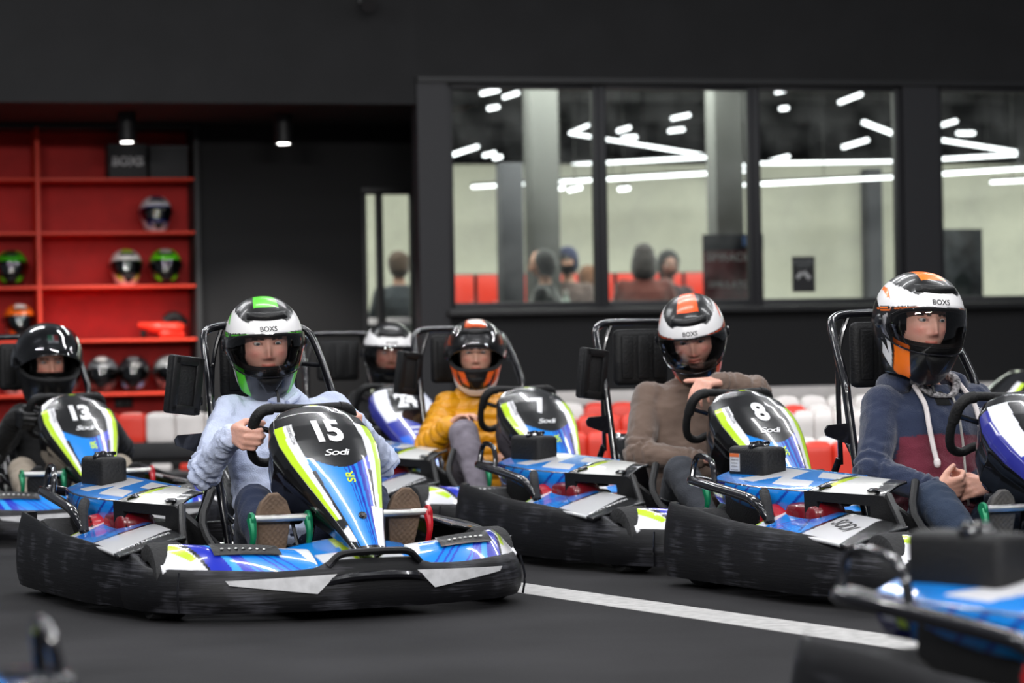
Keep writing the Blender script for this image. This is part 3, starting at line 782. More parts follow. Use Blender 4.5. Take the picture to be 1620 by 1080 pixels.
# walls with their openings
bbox('wall_bulkhead', -5.5, 0.0, 0, .12, 2.625, 5.0, M_wall, kind='structure')
bbox('wall_front_upper', 0.0, 7.5, 0, .12, 2.78, 5.0, M_wall, kind='structure')
bbox('wall_front_lower', 0.22, 7.5, 0, .12, 0, 1.10, M_dark, kind='structure')
bbox('trim_1', 0.0, .225, -.03, .15, 0, 2.80, M_frame, kind='structure')
bbox('trim_2', 3.85, 4.14, -.03, .15, 1.10, 2.80, M_frame, kind='structure')
bbox('trim_3', 0.0, 7.5, -.055, .02, 2.785, 2.825, M_trimb, kind='structure')
bbox('trim_4', .2, 7.5, -.09, .02, 1.055, 1.105, M_trimb, .006, kind='structure')
bbox('trim_5', .225, 7.5, -.04, .0, .375, .485, M_bwhite, .01, kind='structure')
bbox('ceiling_recess', -5.5, .5, .12, 2.3, 2.63, 2.75, M_ceil, kind='structure')
bbox('wall_recess_back', -5.5, 0.0, 2.28, 2.40, 0, 2.63, M_dark, kind='structure')
bbox('wall_recess_front', -1.34, -.02, 1.90, 2.28, 0, 2.63, M_dark, kind='structure')
o = mk('wall_recess_side', [(x-.3, y-1, z) for z in (0, 2.63) for x, y in ((.19, .12), (.222, .12), (.445, 1.93), (.40, 1.93))], [[3, 2, 1, 0], [4, 5, 6, 7], [0, 1, 5, 4], [1, 2, 6, 5], [2, 3, 7, 6], [3, 0, 4, 7]], M_dark, None, False, loc=BL(.3, 1.0, 0), rotz=BA); tag(o, kind='structure')
# windows: each a frame with its own pane
wx = [(.225, 1.415), (1.415, 2.64), (2.64, 3.85), (4.14, 5.35), (5.35, 6.6)]
for i, (a, b_) in enumerate(wx):
    e = empty('window_%d' % (i+1), BL((a+b_)/2, .05, 1.10), BA); e['kind'] = 'structure'
    W_ = (b_-a); H_ = 1.68
    for nm, c, d in (('frame_bar', (-W_/2+.026, 0, H_/2), (.052, .07, H_)), ('frame_bar', (W_/2-.026, 0, H_/2), (.052, .07, H_)),
                     ('frame_bar', (0, 0, .028), (W_-.104, .07, .056)), ('frame_bar', (0, 0, H_-.018), (W_-.104, .07, .036))):
        m = MB(); m.box(c, d, .005); m.build(nm, M_frame if nm != 'x' else M_trimb, e)
    m = MB(); m.box((0, .012, H_/2), (W_-.09, .008, H_-.08)); m.build('pane', M_pane, e, False)
# glazed door in the recess with side light
e = empty('door_1', BL(.2, 1.93, 0), BA); e['kind'] = 'structure'
for c, d in (((-.20, 0, 1.05), (.035, .06, 2.10)), ((-.075, 0, 1.05), (.055, .06, 2.10)), ((.19, 0, 1.05), (.03, .06, 2.10)), ((0, 0, 2.10), (.44, .06, .06)), ((.06, 0, .10), (.24, .05, .20))):
    m = MB(); m.box(c, d, .004); m.build('door_frame', M_trimb, e)
for c, d in (((-.145, .01, 1.1), (.09, .008, 1.95)), ((.065, .01, 1.12), (.23, .008, 1.90))):
    m = MB(); m.box(c, d); m.build('pane', M_pane, e, False)
for c, d in (((.065, -.035, 1.05), (.20, .02, .055)), ((-.145, -.035, 1.05), (.075, .02, .055))):
    m = MB(); m.box(c, d, .008); m.build('push_bar', plain('pale aluminium', (.78, .78, .76), .4), e)
bbox('wall_recess_over_door', -.02, .40, 1.90, 2.0, 2.13, 2.63, M_dark, kind='structure')
# the room behind the glass
bbox('wall_room_back', -3.0, 16, 6.4, 6.5, 0, 2.62, M_cream, kind='structure')
bbox('wall_room_left', -3.1, -3.0, 2.4, 6.5, 0, 3.4, M_cream, kind='structure')
bbox('ceiling_room', -3.0, 16, .2, 19.5, 3.62, 3.72, M_vceil, kind='structure')
bbox('wall_room_far', -3.0, 16, 19.4, 19.5, 0, 3.7, plain('far dark wall', (.22, .21, .20), .9, var=.3, vscale=2), kind='structure')
for i, (x0, y0) in enumerate(((1.95, 3.9), (3.44, 3.2), (8.2, 6.9))):  # second column is a solid stand-in for a reflection in the glass
    bbox('trim_%d' % (6+i), x0, x0+.26, y0, y0+.26, 0, 3.6, plain('grey column and reflection', (.085, .085, .083), .8), .01, kind='structure')
bbox('trim_9', 5.98, 6.14, 5.9, 6.1, 0, 2.55, plain('dark column paint', (.05, .05, .06), .8), .01, kind='structure')
bbox('trim_10', 1.62, 1.82, 3.7, 3.9, 0, 2.45, plain('dark column paint', (.05, .05, .06), .8), .01, kind='structure')
for i, yb in enumerate((4.8, 7.5, 10.2)):
    bbox('trim_%d' % (11+i), -3.0, 16, yb, yb+.16, 3.36, 3.6, plain('ceiling beam', (.20, .20, .19), .8), kind='structure')

# ------------------------------------------------------------------ helmets (x = wearer's right, y = forward, origin at the centre)
def hdir(A, B):
    """degrees in an equidistant map centred on straight ahead -> unit direction"""
    A = np.asarray(A, float); B = np.asarray(B, float); rho = np.radians(np.hypot(A, B)) + 1e-9; ph = np.arctan2(B, A)
    return np.sin(rho)*np.cos(ph), np.cos(rho), np.sin(rho)*np.sin(ph)
def hrad(x, y, z, k=1.0):
    p = 2.25
    a = np.where(y > 0, .160, .168); c = np.where(z > 0, .162, .205); bx = .131
    r = (np.abs(x/bx)**p + np.abs(y/a)**p + np.abs(z/c)**p)**(-1/p)
    chin = np.exp(-((z+.5)/.32)**2)*np.clip(y, 0, 1)**2
    r = r*(1 + .07*chin)
    r = r*(1 - .20*np.abs(x)**1.6*np.clip(-z*1.5, 0, 1))
    r = r - .010*np.exp(-((z+.62)/.2)**2)*np.clip(-y, 0, 1)
    return r*k
PORT = (68, 19, -22)         # half width in azimuth, top and bottom elevation, degrees
def shell_grid(nu, k, z_cut=-.172, port=PORT):
    th = np.linspace(-PI, PI, nu+1)[:-1]
    rows_b, rows_m, rows_t = 34, 2, 60
    w_, t_, b_ = [math.radians(q) for q in port]; mid = (t_+b_)/2; hh = (t_-b_)/2
    s = np.clip(1-np.abs(th/w_)**3.2, 0, 1)**(1/2.6)
    pt = mid + hh*s; pb_ = mid - hh*s
    V = []
    def P(ph):
        x, y, z = np.cos(ph)*np.sin(th), np.cos(ph)*np.cos(th), np.sin(ph); r = hrad(x, y, z, k); return np.stack([x*r, y*r, z*r], 1)
    lo = np.full(nu, math.radians(-67.))
    for i in range(rows_b): V.append(P(lo + (pb_-lo)*i/(rows_b-1)))
    for i in range(rows_t): V.append(P(pt + (PI/2*.9995-pt)*(i/(rows_t-1))))
    V = np.array(V); nr = len(V); F = []
    idx = lambda i, j: i*nu + (j % nu)
    for i in range(nr-1):
        for j in range(nu):
            if i == rows_b-1:
                if s[j] > 0 or s[(j+1) % nu] > 0: continue
                continue
            F.append([idx(i, j), idx(i, j+1), idx(i+1, j+1), idx(i+1, j)])
    V = V.reshape(-1, 3)
    V[:, 2] = np.maximum(V[:, 2], z_cut + .020 - .034*ss(V[:, 1], -.02, .12)*(1-ss(np.abs(V[:, 0]), .02, .09)))
    # weld the seam either side of the port: copy upper row onto the lower one
    for j in range(nu):
        if s[j] <= 0: V[idx(rows_b, j)] = V[idx(rows_b-1, j)]
    rim_lo = [idx(rows_b-1, j) for j in range(nu) if s[j] > 0]; rim_hi = [idx(rows_b, j) for j in range(nu) if s[j] > 0]
    return V, F, rim_lo, rim_hi, nr
def helmet_cols(V, style):
    d = V/np.linalg.norm(V, axis=1)[:, None]
    rho = np.degrees(np.arccos(np.clip(d[:, 1], -1, 1))); ph = np.arctan2(d[:, 2], d[:, 0]); A = rho*np.cos(ph); B = rho*np.sin(ph)
    B = np.where(B > 0, np.where(B < 90, B*(1.47-.47*B/90), B), B*1.42)
    base, acc, white = style.get('base', '0b0b0c'), style['acc'], style.get('white', 'eceaea')
    col = np.zeros((len(V), 3)); col[:] = lin(base)
    kind = style['kind']
    if kind == 'race':
        # white band: forehead, then sweeping up and back either side of the crown
        w_ = white
        paint(col, A, B, [(-1, 27), (24, 29), (58, 34), (92, 47), (96, 70), (88, 110), (70, 120), (62, 100), (52, 72), (40, 58), (31, 49), (24, 45), (18, 50), (-1, 51)], w_, True)
        paint(col, A, B, [(-1, 49), (15, 49), (24, 46), (31, 51), (40, 60), (50, 76), (56, 110), (0, 112), (-1, 100)], base, True)
        paint(col, A, B, [(-1, 66), (17, 66), (20, 118), (-1, 118)], acc, True)
        paint(col, A, B, [(63, 52), (70, 58), (78, 84), (73, 92), (66, 74)], acc, True)
        line(col, A, B, [(14, 26.0), (58, 30.5), (95, 44)], 1.6, acc, True)
        line(col, A, B, [(66, 29), (84, 34), (104, 50)], 1.6, acc, True)
        # chin stripes and side sweeps
        paint(col, A, B, [(34, -34), (60, -30), (44, -98), (20, -98)], acc, True)
        paint(col, A, B, [(70, 24), (80, 20), (98, -14), (78, -98), (47, -98), (64, -45), (76, -14)], w_, True)
        paint(col, A, B, [(92, -6), (110, 12), (120, -20), (84, -62), (64, -76)], base, True)
    elif kind == 'plain':
        paint(col, A, B, [(-9, 30), (9, 30), (7, 78), (-7, 78)], '2a2a2d')
    elif kind == 'blob':
        paint(col, A, B, [(-20, 62), (20, 62), (20, 115), (-20, 115)], acc)
        paint(col, A, B, [(-16, 74), (16, 74), (17, 90), (-17, 90)], 'd9d5d0')
        paint(col, A, B, [(50, 30), (72, 36), (92, 50), (84, 76), (60, 60)], acc, True)
        paint(col, A, B, [(34, -30), (66, -24), (96, -16), (84, -52), (60, -70), (24, -72), (34, -50)], acc, True)
        paint(col, A, B, [(20, -30), (34, -30), (22, -60), (10, -66)], acc, True)
        paint(col, A, B, [(-1, -74), (24, -72), (62, -66), (60, -84), (-1, -95)], white, True)
    elif kind == 'shelf':
        paint(col, A, B, [(-1, 27), (60, 32), (96, 50), (60, 120), (-1, 125)], style.get('top', acc), True)
        paint(col, A, B, [(60, 20), (96, 20), (100, -30), (60, -72), (44, -70), (66, -30)], white, True)
        paint(col, A, B, [(-1, -26), (40, -26), (20, -75), (-1, -80)], style.get('chin', base), True)
        paint(col, A, B, [(24, -28), (50, -24), (34, -66), (14, -66)], acc, True)
        paint(col, A, B, [(-1, 60), (18, 60), (18, 110), (-1, 110)], style.get('mid', white), True)
    return col
def make_helmet(name, style, detail=180, parent=None):
    V, F, lo, hi, nr = shell_grid(detail, 1.0)
    sh = mk(name, V, F, M_helm, parent, col=helmet_cols(V, style))
    # lining: an inner shell joined to the rim of the eye port
    V2, F2, lo2, hi2, _ = shell_grid(detail, .90, -.168, (64, 17.5, -20)); n = len(V2)
    bridge = []
    for a, b_ in ((lo, lo2), (hi, hi2)):
        A_ = V[a]; B_ = V2[b_]; off = n
        V2 = np.concatenate([V2, A_*.998]); 
        ia = [off+k for k in range(len(a))]; n = len(V2)
        m_ = min(len(a), len(b_))
        ja = [b_[int(round(k*(len(b_)-1)/(len(a)-1)))] for k in range(len(a))]
        for k in range(len(a)-1): bridge.append([ia[k], ia[k+1], ja[k+1], ja[k]])
    # close the sides of the port
    li = mk('lining', V2, [q[::-1] for q in F2] + bridge, plain('helmet lining', (.012, .012, .013), .9, bump=.3, bscale=150), sh)
    # rubber edge around the port
    rim = [V[i]*1.003 for i in lo] + [V[i]*1.003 for i in hi[::-1]]
    m = MB(); m.tube(rim[::3], .0035, 6, res=2, closed=True); m.build('port_seal', M_pad, sh)
    # visor
    vs = style.get('visor', 'closed'); rot = 0
    if vs != 'none':
        def vf(u, v):
            th = np.radians(-86 + 172*u); e = 1-np.abs(2*u-1)**2.6
            top = np.radians(22.5)*(.30+.70*e**.5) ; bot = np.radians(-28)*(.25+.75*e**.5)
            ph = bot + (top-bot)*v
            x, y, z = np.cos(ph)*np.sin(th), np.cos(ph)*np.cos(th), np.sin(ph); r = hrad(x, y, z, 1.0)+.0055; return x*r, y*r, z*r
        P, Fv, U, T = grid(70, 22, vf)
        if vs == 'up':
            a = math.radians(40); c, s = math.cos(a), math.sin(a); P = np.stack([P[:, 0]*1.02, P[:, 1]*c-P[:, 2]*s, P[:, 1]*s+P[:, 2]*c], 1)*1.03
        vo = mk('visor', P, Fv[:, ::-1], style.get('vmat', M_visor), sh)
        edge = [P[i] for i in [k*22 for k in range(0, 70, 3)]]
        edge = [P[k*22] for k in range(0, 70, 2)]
        m = MB(); m.tube(edge, .0028, 6); m.build('visor_edge', style.get('edge', M_blkg), vo)
        for s in (1, -1):
            m = MB(); v, f = lathe([(0, .006), (.016, .006), (.022, 0)], 20, 'X'); q = hdir(s*88, 4 if vs != 'x' else 4); r = float(hrad(*[np.array(t) for t in q])); 
            m.add(v*np.array([s, 1, 1])+np.array(q)*(r+.006), f); m.build('visor_pivot', M_blkg, vo)
    # brow vent, chin vent
    if style['kind'] != 'plain':
        def bf(u, v):
            A_ = -27+54*u; B_ = 36 + 11*v + 4*np.abs(2*u-1)**2; x, y, z = hdir(A_, B_); r = hrad(x, y, z) + .009*np.clip(np.minimum(np.minimum(u, 1-u)*8, np.minimum(v, 1-v)*3), 0, 1)+.0015; return x*r, y*r, z*r
        P, Fv, U, T = grid(24, 10, bf); mk('brow_vent', P, Fv[:, ::-1], M_blk, sh)
        def cf(u, v):
            wv = (1-v)*13+3; A_ = wv*(2*u-1); B_ = -31 - 20*v; x, y, z = hdir(A_, B_); e = np.clip(np.minimum(np.minimum(u, 1-u)*6, np.minimum(v, 1-v)*5), 0, 1); r = hrad(x, y, z)+.006*e+.001; return x*r, y*r, z*r
        P, Fv, U, T = grid(16, 12, cf); mk('chin_vent', P, Fv, M_blk, sh)
    if style.get('text'):
        def tf(p, q):
            x, y, z = hdir(-p, 26+q); r = hrad(x, y, z)+.0012; return x*r, y*r, z*r
        text_on('maker_name', style['text'], tf, M_ink, sh, 6.0, (0, 0), 1.0, 0, .02, .25)
        def t2(p, q):
            x, y, z = hdir(66-.62*p-.78*q, -24+.70*p+.5*q); r = hrad(x, y, z)+.0012; return x*r, y*r, z*r
        text_on('side_name', style['text'], t2, M_ink, sh, 9, (0, 0), 1, PI, .05, .25)
    return sh

# ------------------------------------------------------------------ shelf unit in the recess
SX0, SX1 = -3.9, -1.375
sh = empty('shelf_unit', BL(-2.6, 2.1, 0), BA, 'tall open red shelf unit set into the recess, with two bays of helmets', 'shelf')
def sb(name, x0, x1, y0, y1, z0, z1, mat, bev=.003):
    m = MB(); m.box(((x0+x1)/2+2.6, (y0+y1)/2-2.1, (z0+z1)/2), (x1-x0, y1-y0, z1-z0), bev); return m.build(name, mat, sh)
sb('back_panel', SX0, SX1, 2.20, 2.24, .05, 2.60, M_shback, 0)
for x in (SX0, -2.615): sb('upright', x, x+.03, 1.82, 2.20, .05, 2.60, M_shelf)
sb('side_panel', SX1-.005, SX1+.035, 1.80, 2.24, .0, 2.63, plain('dark grey side board', (.028, .029, .03), .6))
sb('top_rail', SX0, SX1, 1.82, 2.2, 2.585, 2.63, M_trimb)
for z in (.50, .92, 1.34, 1.76, 2.18):
    for a, b_ in ((SX0+.03, -2.617), (-2.583, SX1-.007)): sb('shelf_board', a, b_, 1.815, 2.20, z, z+.022, M_shelf)
def on_shelf(o, x, y, z, rz=0, tilt=0): o.location = BL(x, y, z); o.rotation_euler = (tilt, 0, BA+PI+rz)
SH = [(-2.80, 1.34, 'black and bright green helmet alone on the left bay shelf', dict(kind='shelf', acc='53c81e', white='2a2f2a', top='3fae1c', mid='17301a', visor='closed', vmat=M_visord)),
      (-1.91, 1.34, 'white helmet with a neon green crown, left one of the pair', dict(kind='shelf', acc='b4e820', base='e9e6e2', white='eceae6', top='eceae6', mid='a8e01c', chin='e8d8d0', visor='closed', vmat=M_visord)),
      (-1.60, 1.34, 'bright green helmet beside the white one, at the shelf end', dict(kind='shelf', acc='63e01a', base='1a1c1a', white='e4f0dc', top='66dd1c', mid='c9c9c6', visor='closed', vmat=M_visord)),
      (-1.67, 1.76, 'white helmet with a blue visor alone on the second shelf', dict(kind='shelf', acc='2b3a78', base='e4e2e6', white='ecebef', top='e8e6ea', mid='2c2258', chin='e0ccc8', visor='closed', vmat=glass('blue visor', (.12, .25, .8), 2.4, .05))),
      (-2.75, .92, 'orange helmet with a white patch on top, left bay', dict(kind='shelf', acc='f0701a', base='2c2a28', white='e9e4de', top='ee6c18', mid='efece8', visor='closed', vmat=M_visord)),
      (-2.11, .50, 'silver grey helmet with a white top patch, first of the bottom row', dict(kind='shelf', acc='55585a', base='3a3c3e', white='d8d6d4', top='55585c', mid='e8e6e4', visor='closed', vmat=M_visord)),
      (-1.86, .50, 'black helmet with pale blue chin flashes in the bottom row', dict(kind='shelf', acc='5ab6e8', base='121214', white='c08078', top='1b1b1f', mid='6c6c70', visor='closed', vmat=M_visord)),
      (-1.58, .50, 'grey and white helmet at the right end of the bottom row', dict(kind='shelf', acc='6a6c6e', base='4a4c4e', white='e2dcd8', top='8b8d8e', mid='a0a2a3', visor='closed', vmat=M_visord)),
      (-2.40, .50, 'grey helmet mostly hidden behind the driver in the black helmet', dict(kind='shelf', acc='7a7c7e', base='3a3c3e', white='d8d6d4', top='55585c', mid='e8e6e4', visor='closed', vmat=M_visord)),
      (-2.78, .50, 'pale helmet low in the left bay, behind the numbered 13 driver', dict(kind='shelf', acc='a3564e', base='c8c0bc', white='e2dcd8', top='d8d2ce', mid='e0e0e0', visor='closed', vmat=M_visord))]
for i, (x, z, lb, st) in enumerate(SH):
    h = make_helmet('helmet', st, 72); on_shelf(h, x, 1.98, z+.2, random.uniform(-.25, .25)); h.scale = (.97, .97, .86); h.location.z = z+.022+.172*.86
    tag(h, lb, 'helmet', 'helmets on the red shelves')
# cardboard boxes on the top shelf, red cap and dark gloves lower down
M_boxd = plain('dark grey carton', (.045, .047, .05), .7, bump=.1, bscale=30)
def carton(x0, x1, z0, z1, txt, lb):
    e = empty('carton', BL((x0+x1)/2, 2.0, z0), BA, lb, 'box', 'cartons on the top shelf')
    W_, H_ = x1-x0, z1-z0
    m = MB(); m.box((0, 0, H_/2-.015), (W_, .26, H_-.03), .004); m.build('carton_body', M_boxd, e)
    m = MB(); m.box((0, 0, H_-.02), (W_+.008, .268, .04), .004); m.build('lid', M_boxd, e)
    if txt: text_on('lettering', txt, lambda p, q: (p, p*0-.1315, q+H_*.50), M_white, e, .075, (0, 0), 1.0, 0, .05, 0)
    return e
carton(-2.04, -1.745, 2.202, 2.47, 'BOXS', 'dark carton with white lettering on the top shelf')
carton(-1.72, -1.42, 2.202, 2.46, None, 'plain dark carton at the right end of the top shelf')
e = empty('folded_jacket', BL(-1.62, 1.99, .942), BA, 'red and black folded gear on the fourth shelf', 'clothing')
m = MB(); m.tube([(-.20, -.02, .11), (-.05, -.08, .085), (.10, -.06, .08), (.15, .0, .09)], [.020, .045, .045, .03], 14, res=5); m.tube([(.15, -.05, .03), (.0, -.09, .035), (-.03, -.08, .03)], [.02, .035, .03], 12, res=4); m.build('red_brim', M_bred, e)
m = MB(); m.tube([(.02, .03, .13), (.09, .02, .17), (.16, .05, .10)], [.05, .045, .06], 14, res=5); m.build('black_fabric', M_pad, e)
m = MB(); m.tube([(-.18, 0, .035), (-.14, 0, .04)], .032, 12); m.build('glove', M_pad, e)
e = empty('wall_socket', BL(-1.92, 2.195, .40), BA, 'black double socket under the lowest red shelf', 'socket'); m = MB(); m.box((0, -.006, .035), (.145, .012, .08), .004); m.build('plate', M_blk, e)
for x in (-.035, .035):
    m = MB(); v, f = lathe([(.018, 0), (.020, -.004), (.012, -.004), (.012, .002), (0, .002)], 16, 'Y'); m.add(v + np.array([x, -.012, .035]), f); m.build('outlet', M_blkg, e)

# ------------------------------------------------------------------ downlights, wall spot
for x, y, z, lb in ((-2.02, .9, 2.42, 'black surface downlight, lit, above the red shelves'), (-.83, .9, 2.41, 'black surface downlight, lit, above the dark recess wall')):
    e = empty('downlight', BL(x, y, z), BA, lb, 'lamp', 'recess downlights')
    m = MB(); v, f = lathe([(0, .205), (.070, .205), (.070, -.004), (.062, -.012), (.056, .010), (0, .012)], 28); m.add(v, f); m.build('housing', M_trimb, e)
    m = MB(); v, f = lathe([(0, -.013), (.045, -.011), (.058, -.004)], 24); m.add(v, f); m.build('lens', M_down, e)
    d = bpy.data.lights.new('downlight beam', 'SPOT'); d.energy = 170; d.spot_size = math.radians(105); d.spot_blend = .6; d.shadow_soft_size = .05; d.color = (1, .95, .9)
    o = bpy.data.objects.new('downlight_beam', d); C.objects.link(o); o.parent = e; o.location = (0, 0, -.03)
e = empty('wall_spotlight', BL(-.38, -.02, 3.33), BA, 'small dark lamp high on the black wall at the top edge', 'lamp')
m = MB(); m.box((0, 0, .08), (.08, .04, .10), .01); m.build('mount', plain('grey bracket', (.25, .25, .25), .5), e)
m = MB(); m.tube([(0, -.03, .06), (0, -.17, .0)], [.035, .06], 18); m.build('lamp_head', M_trimb, e)

# ------------------------------------------------------------------ barriers of plastic blocks
_bk = {}
def block_mesh(w_, h_, d_):
    """hollow blow-moulded block: bellied faces and a domed, well rounded top"""
    def fn(u, v):
        a = 2*PI*u; ex = .22
        ca, sa = np.cos(a), np.sin(a); x = np.sign(ca)*np.abs(ca)**ex; y = np.sign(sa)*np.abs(sa)**ex
        t = np.clip(v/.70, 0, 1); dome = np.clip((v-.70)/.30, 0, 1)
        k = np.where(v < .70, 1 + 0*t, np.cos(dome*PI/2)**.55); z = np.where(v < .70, t*.84, .84 + .16*np.sin(dome*PI/2))
        k = k*(1-.05*np.exp(-t/.08)); 
        return x*w_/2*k*1.0, y*d_/2*k, z*h_
    return grid(29, 13, fn)[:2]
def barrier(label, x, y, rz, n, w_, z0, h_, d_, cols, belt=None, group='plastic block barriers'):
    e = empty('barrier', (x, y, 0), rz, label, 'barrier', group)
    V, F = block_mesh(w_, h_, d_); base = {}
    for k in range(n):
        cc = cols(k)
        if cc not in base:
            o = mk('block', V, F, M_bred if cc == 'r' else M_bwhite, e); base[cc] = o
        else: o = base[cc].copy(); C.objects.link(o); o.parent = e
        o.location = ((k+.5)*w_, 0, z0); 
    L = n*w_
    if z0 > .02:
        m = MB(); m.box((L/2, 0, z0-.055), (L, d_+.03, .11), .008); m.build('rubber_belt', M_beltb, e)
        if z0 > .15:
            m = MB(); m.box((L/2, .02, (z0-.11)/2+.02), (L, d_*.6, z0-.11-.02), .004); m.build('inner_rail', M_trimb, e)
            for k in range(0, n, 1):
                m = MB(); m.box(((k+.5)*w_, -d_*.38, .045), (w_*.74, .06, .055), .02); m.build('foot', M_bwhite if (k*7) % 5 else M_bred, e)
            m = MB(); m.box((L/2, -d_/2-.03, .012), (L, .05, .024), .004); m.build('ground_strip', plain('grey rubber strip', (.12, .12, .12), .7), e)
    return e

# ------------------------------------------------------------------ barriers in place
barrier('barrier behind the driver in white, red then white blocks on a black belt', -3.30, 19.0, 0.0, 12, .20, .22, .20, .22, lambda k: 'r' if k <= 3 else 'w')
barrier('nearest row of red blocks, between kart 8 and the navy hoodie', 1.22, 14.5, 0.0, 5, .145, .03, .27, .16, lambda k: 'r')
barrier('low row of white blocks just behind the nearest red row', 1.20, 15.1, 0.0, 5, .148, .03, .272, .16, lambda k: 'w')
barrier('taller row of white blocks in the middle of the right barriers', 1.05, 16.0, 0.0, 9, .112, .03, .395, .16, lambda k: 'w')
barrier('thin row of red blocks showing over the white middle row', 1.00, 16.6, 0.0, 9, .150, .03, .415, .14, lambda k: 'r' if k in (3, 4, 9, 10) or k < 2 else 'w')
barrier('rearmost row of white blocks below the window wall, right', .95, 17.4, 0.0, 14, .168, .03, .455, .18, lambda k: 'r' if k in (8, 9) else 'w')
barrier('front row of large red blocks left of the driver in brown', .16, 16.0, 0.0, 6, .130, .03, .295, .16, lambda k: 'r')
barrier('middle row of red blocks left of the driver in brown', .13, 17.4, 0.0, 6, .135, .03, .36, .16, lambda k: 'r')
barrier('rear row with one white block, left of the driver in brown', .12, 18.3, 0.0, 5, .172, .03, .42, .18, lambda k: 'w' if k < 2 else 'r')

# ------------------------------------------------------------------ lamps hanging in the room behind the glass
LPS = [((1.78, 2.34), (4.55, 2.49), 5.4), ((3.24, 2.66), (4.77, 2.74), 7.0), ((4.77, 2.75), (3.27, 2.98), 7.1), ((3.27, 2.99), (3.48, 3.08), 7.2), ((4.36, 2.34), (6.12, 2.42), 5.2), ((5.00, 2.70), (7.01, 2.73), 7.5), ((7.32, 2.94), (8.42, 2.78), 7.2), ((7.32, 2.74), (8.42, 2.80), 7.4), ((6.62, 2.47), (7.65, 2.53), 5.6), ((6.90, 2.35), (7.36, 2.37), 5.0),
 ((1.78, 3.18), (1.96, 3.22), 5.0), ((1.87, 3.05), (1.98, 3.07), 5.1), ((2.26, 3.24), (2.42, 3.29), 6.0), ((2.20, 2.82), (2.52, 2.92), 8.0), ((2.31, 2.75), (2.44, 2.78), 7.0), ((2.44, 2.73), (2.53, 2.75), 7.1), ((2.70, 2.99), (2.77, 2.97), 6.0), ((2.93, 2.88), (2.96, 2.87), 7.0), ((3.72, 3.00), (3.86, 3.04), 7.0), ((3.80, 2.94), (3.96, 2.95), 7.1), ((4.30, 3.13), (4.50, 3.17), 7.0), ((4.30, 3.01), (4.47, 3.03), 7.1), ((5.06, 3.31), (5.16, 3.33), 6.0), ((5.29, 3.19), (5.38, 3.20), 6.5), ((5.73, 3.21), (5.98, 3.30), 6.0), ((5.98, 3.02), (6.40, 2.87), 6.0), ((6.16, 2.84), (6.45, 2.92), 7.0), ((5.71, 2.76), (5.95, 2.82), 8.0), ((4.47, 2.61), (4.77, 2.57), 6.0), ((2.50, 2.29), (2.57, 2.31), 5.0), ((2.61, 2.28), (2.74, 2.31), 5.0), ((3.10, 2.29), (3.21, 2.30), 5.0), ((7.26, 3.07), (7.45, 3.12), 7.0), ((7.45, 2.99), (7.65, 2.99), 7.0)]
LN = {0: 'lowest long lamp tube crossing the first two windows', 1: 'lower straight stroke of the zigzag lamp behind the second window', 2: 'slanting stroke of the zigzag lamp behind the second window', 3: 'short upper stroke of the zigzag lamp',
      4: 'lower of the two long tubes behind the third window', 5: 'upper of the two long tubes behind the third window', 6: 'falling tube behind the right-hand window', 7: 'rising tube under the falling one, right-hand window', 8: 'long tube in the middle of the right-hand window', 9: 'lowest short tube in the right-hand window'}
ORD = 'first second third fourth fifth sixth seventh eighth ninth tenth eleventh twelfth thirteenth fourteenth fifteenth sixteenth seventeenth eighteenth nineteenth twentieth twenty-first twenty-second twenty-third twenty-fourth twenty-fifth'.split()
SHORT = {i: '%s short bright lamp from the left, hung behind the glass' % ORD[k] for k, i in enumerate(sorted((i for i in range(len(LPS)) if i not in LN), key=lambda i: LPS[i][0][0]-.23*LPS[i][2]))}
for i, ((xa, za), (xb, zb_), y) in enumerate(LPS):
    L = math.hypot(xb-xa, zb_-za); ang = math.atan2(zb_-za, xb-xa)
    e = empty('hanging_lamp', BL((xa+xb)/2, y, (za+zb_)/2), BA, LN.get(i) or SHORT[i], 'lamp', 'long lamp tubes behind the glass' if i in LN else 'short lamps behind the glass')
    R_ = Matrix.Rotation(-ang, 4, 'Y'); hh = .027 if i in LN else .036
    m = MB(); m.box((0, 0, 0), (L, .05, hh), .012, M=R_); m.build('tube', M_lamp, e)
    m = MB(); m.box((0, 0, hh/2+.012), (L, .06, .022), .004, M=R_); m.build('lamp_body', M_trimb, e)
    if 1:
        m = MB(); zt_ = (3.60-(za+zb_)/2); m.tube([(0, 0, .03), (0, 0, zt_)], .004, 6); m.build('suspension_wire', M_trimb, e)
def area_b(x, y, z, sx, sy, p, col=(.96, 1, .93)):
    o = area(BL(x, y, z), sx, sy, p, col); o.rotation_euler = (0, 0, BA); return o
area_b(2.2, 3.4, 3.3, 2.5, 1.5, 150); area_b(5.2, 3.4, 3.3, 2.5, 1.5, 150); area_b(8.5, 4, 3.3, 2.5, 1.5, 120); area_b(-.5, 4.6, 3.2, 2, 1.2, 80)

# red lockers and a banner, posters on the glass
for k in range(11):
    x0 = 1.74 + k*.235
    e = empty('locker', BL(x0+.11, 6.12, .0), BA, None, None); tag(e, ['first', 'second', 'third', 'fourth', 'fifth', 'sixth', 'seventh', 'eighth', 'ninth', 'tenth', 'eleventh'][k] + ' red locker from the left against the pale far wall', 'locker', 'row of red lockers')
    m = MB(); m.box((0, .1, .77), (.22, .30, 1.54), .01); m.build('body', M_trimb, e)
    m = MB(); m.box((0, -.062, 1.28), (.200, .02, .50), .01); m.build('door', M_bred, e)
    m = MB(); m.box((0, -.062, .62), (.200, .02, .70), .01); m.build('door', M_bred, e)
    m = MB(); m.tube([(.07, -.08, 1.2), (.07, -.08, 1.28)], .006, 6); m.build('handle', M_steel, e)
e = empty('banner', BL(3.38, 2.62, 0), BA, 'dark red and black roll-up banner with pale lettering behind the glass', 'banner')
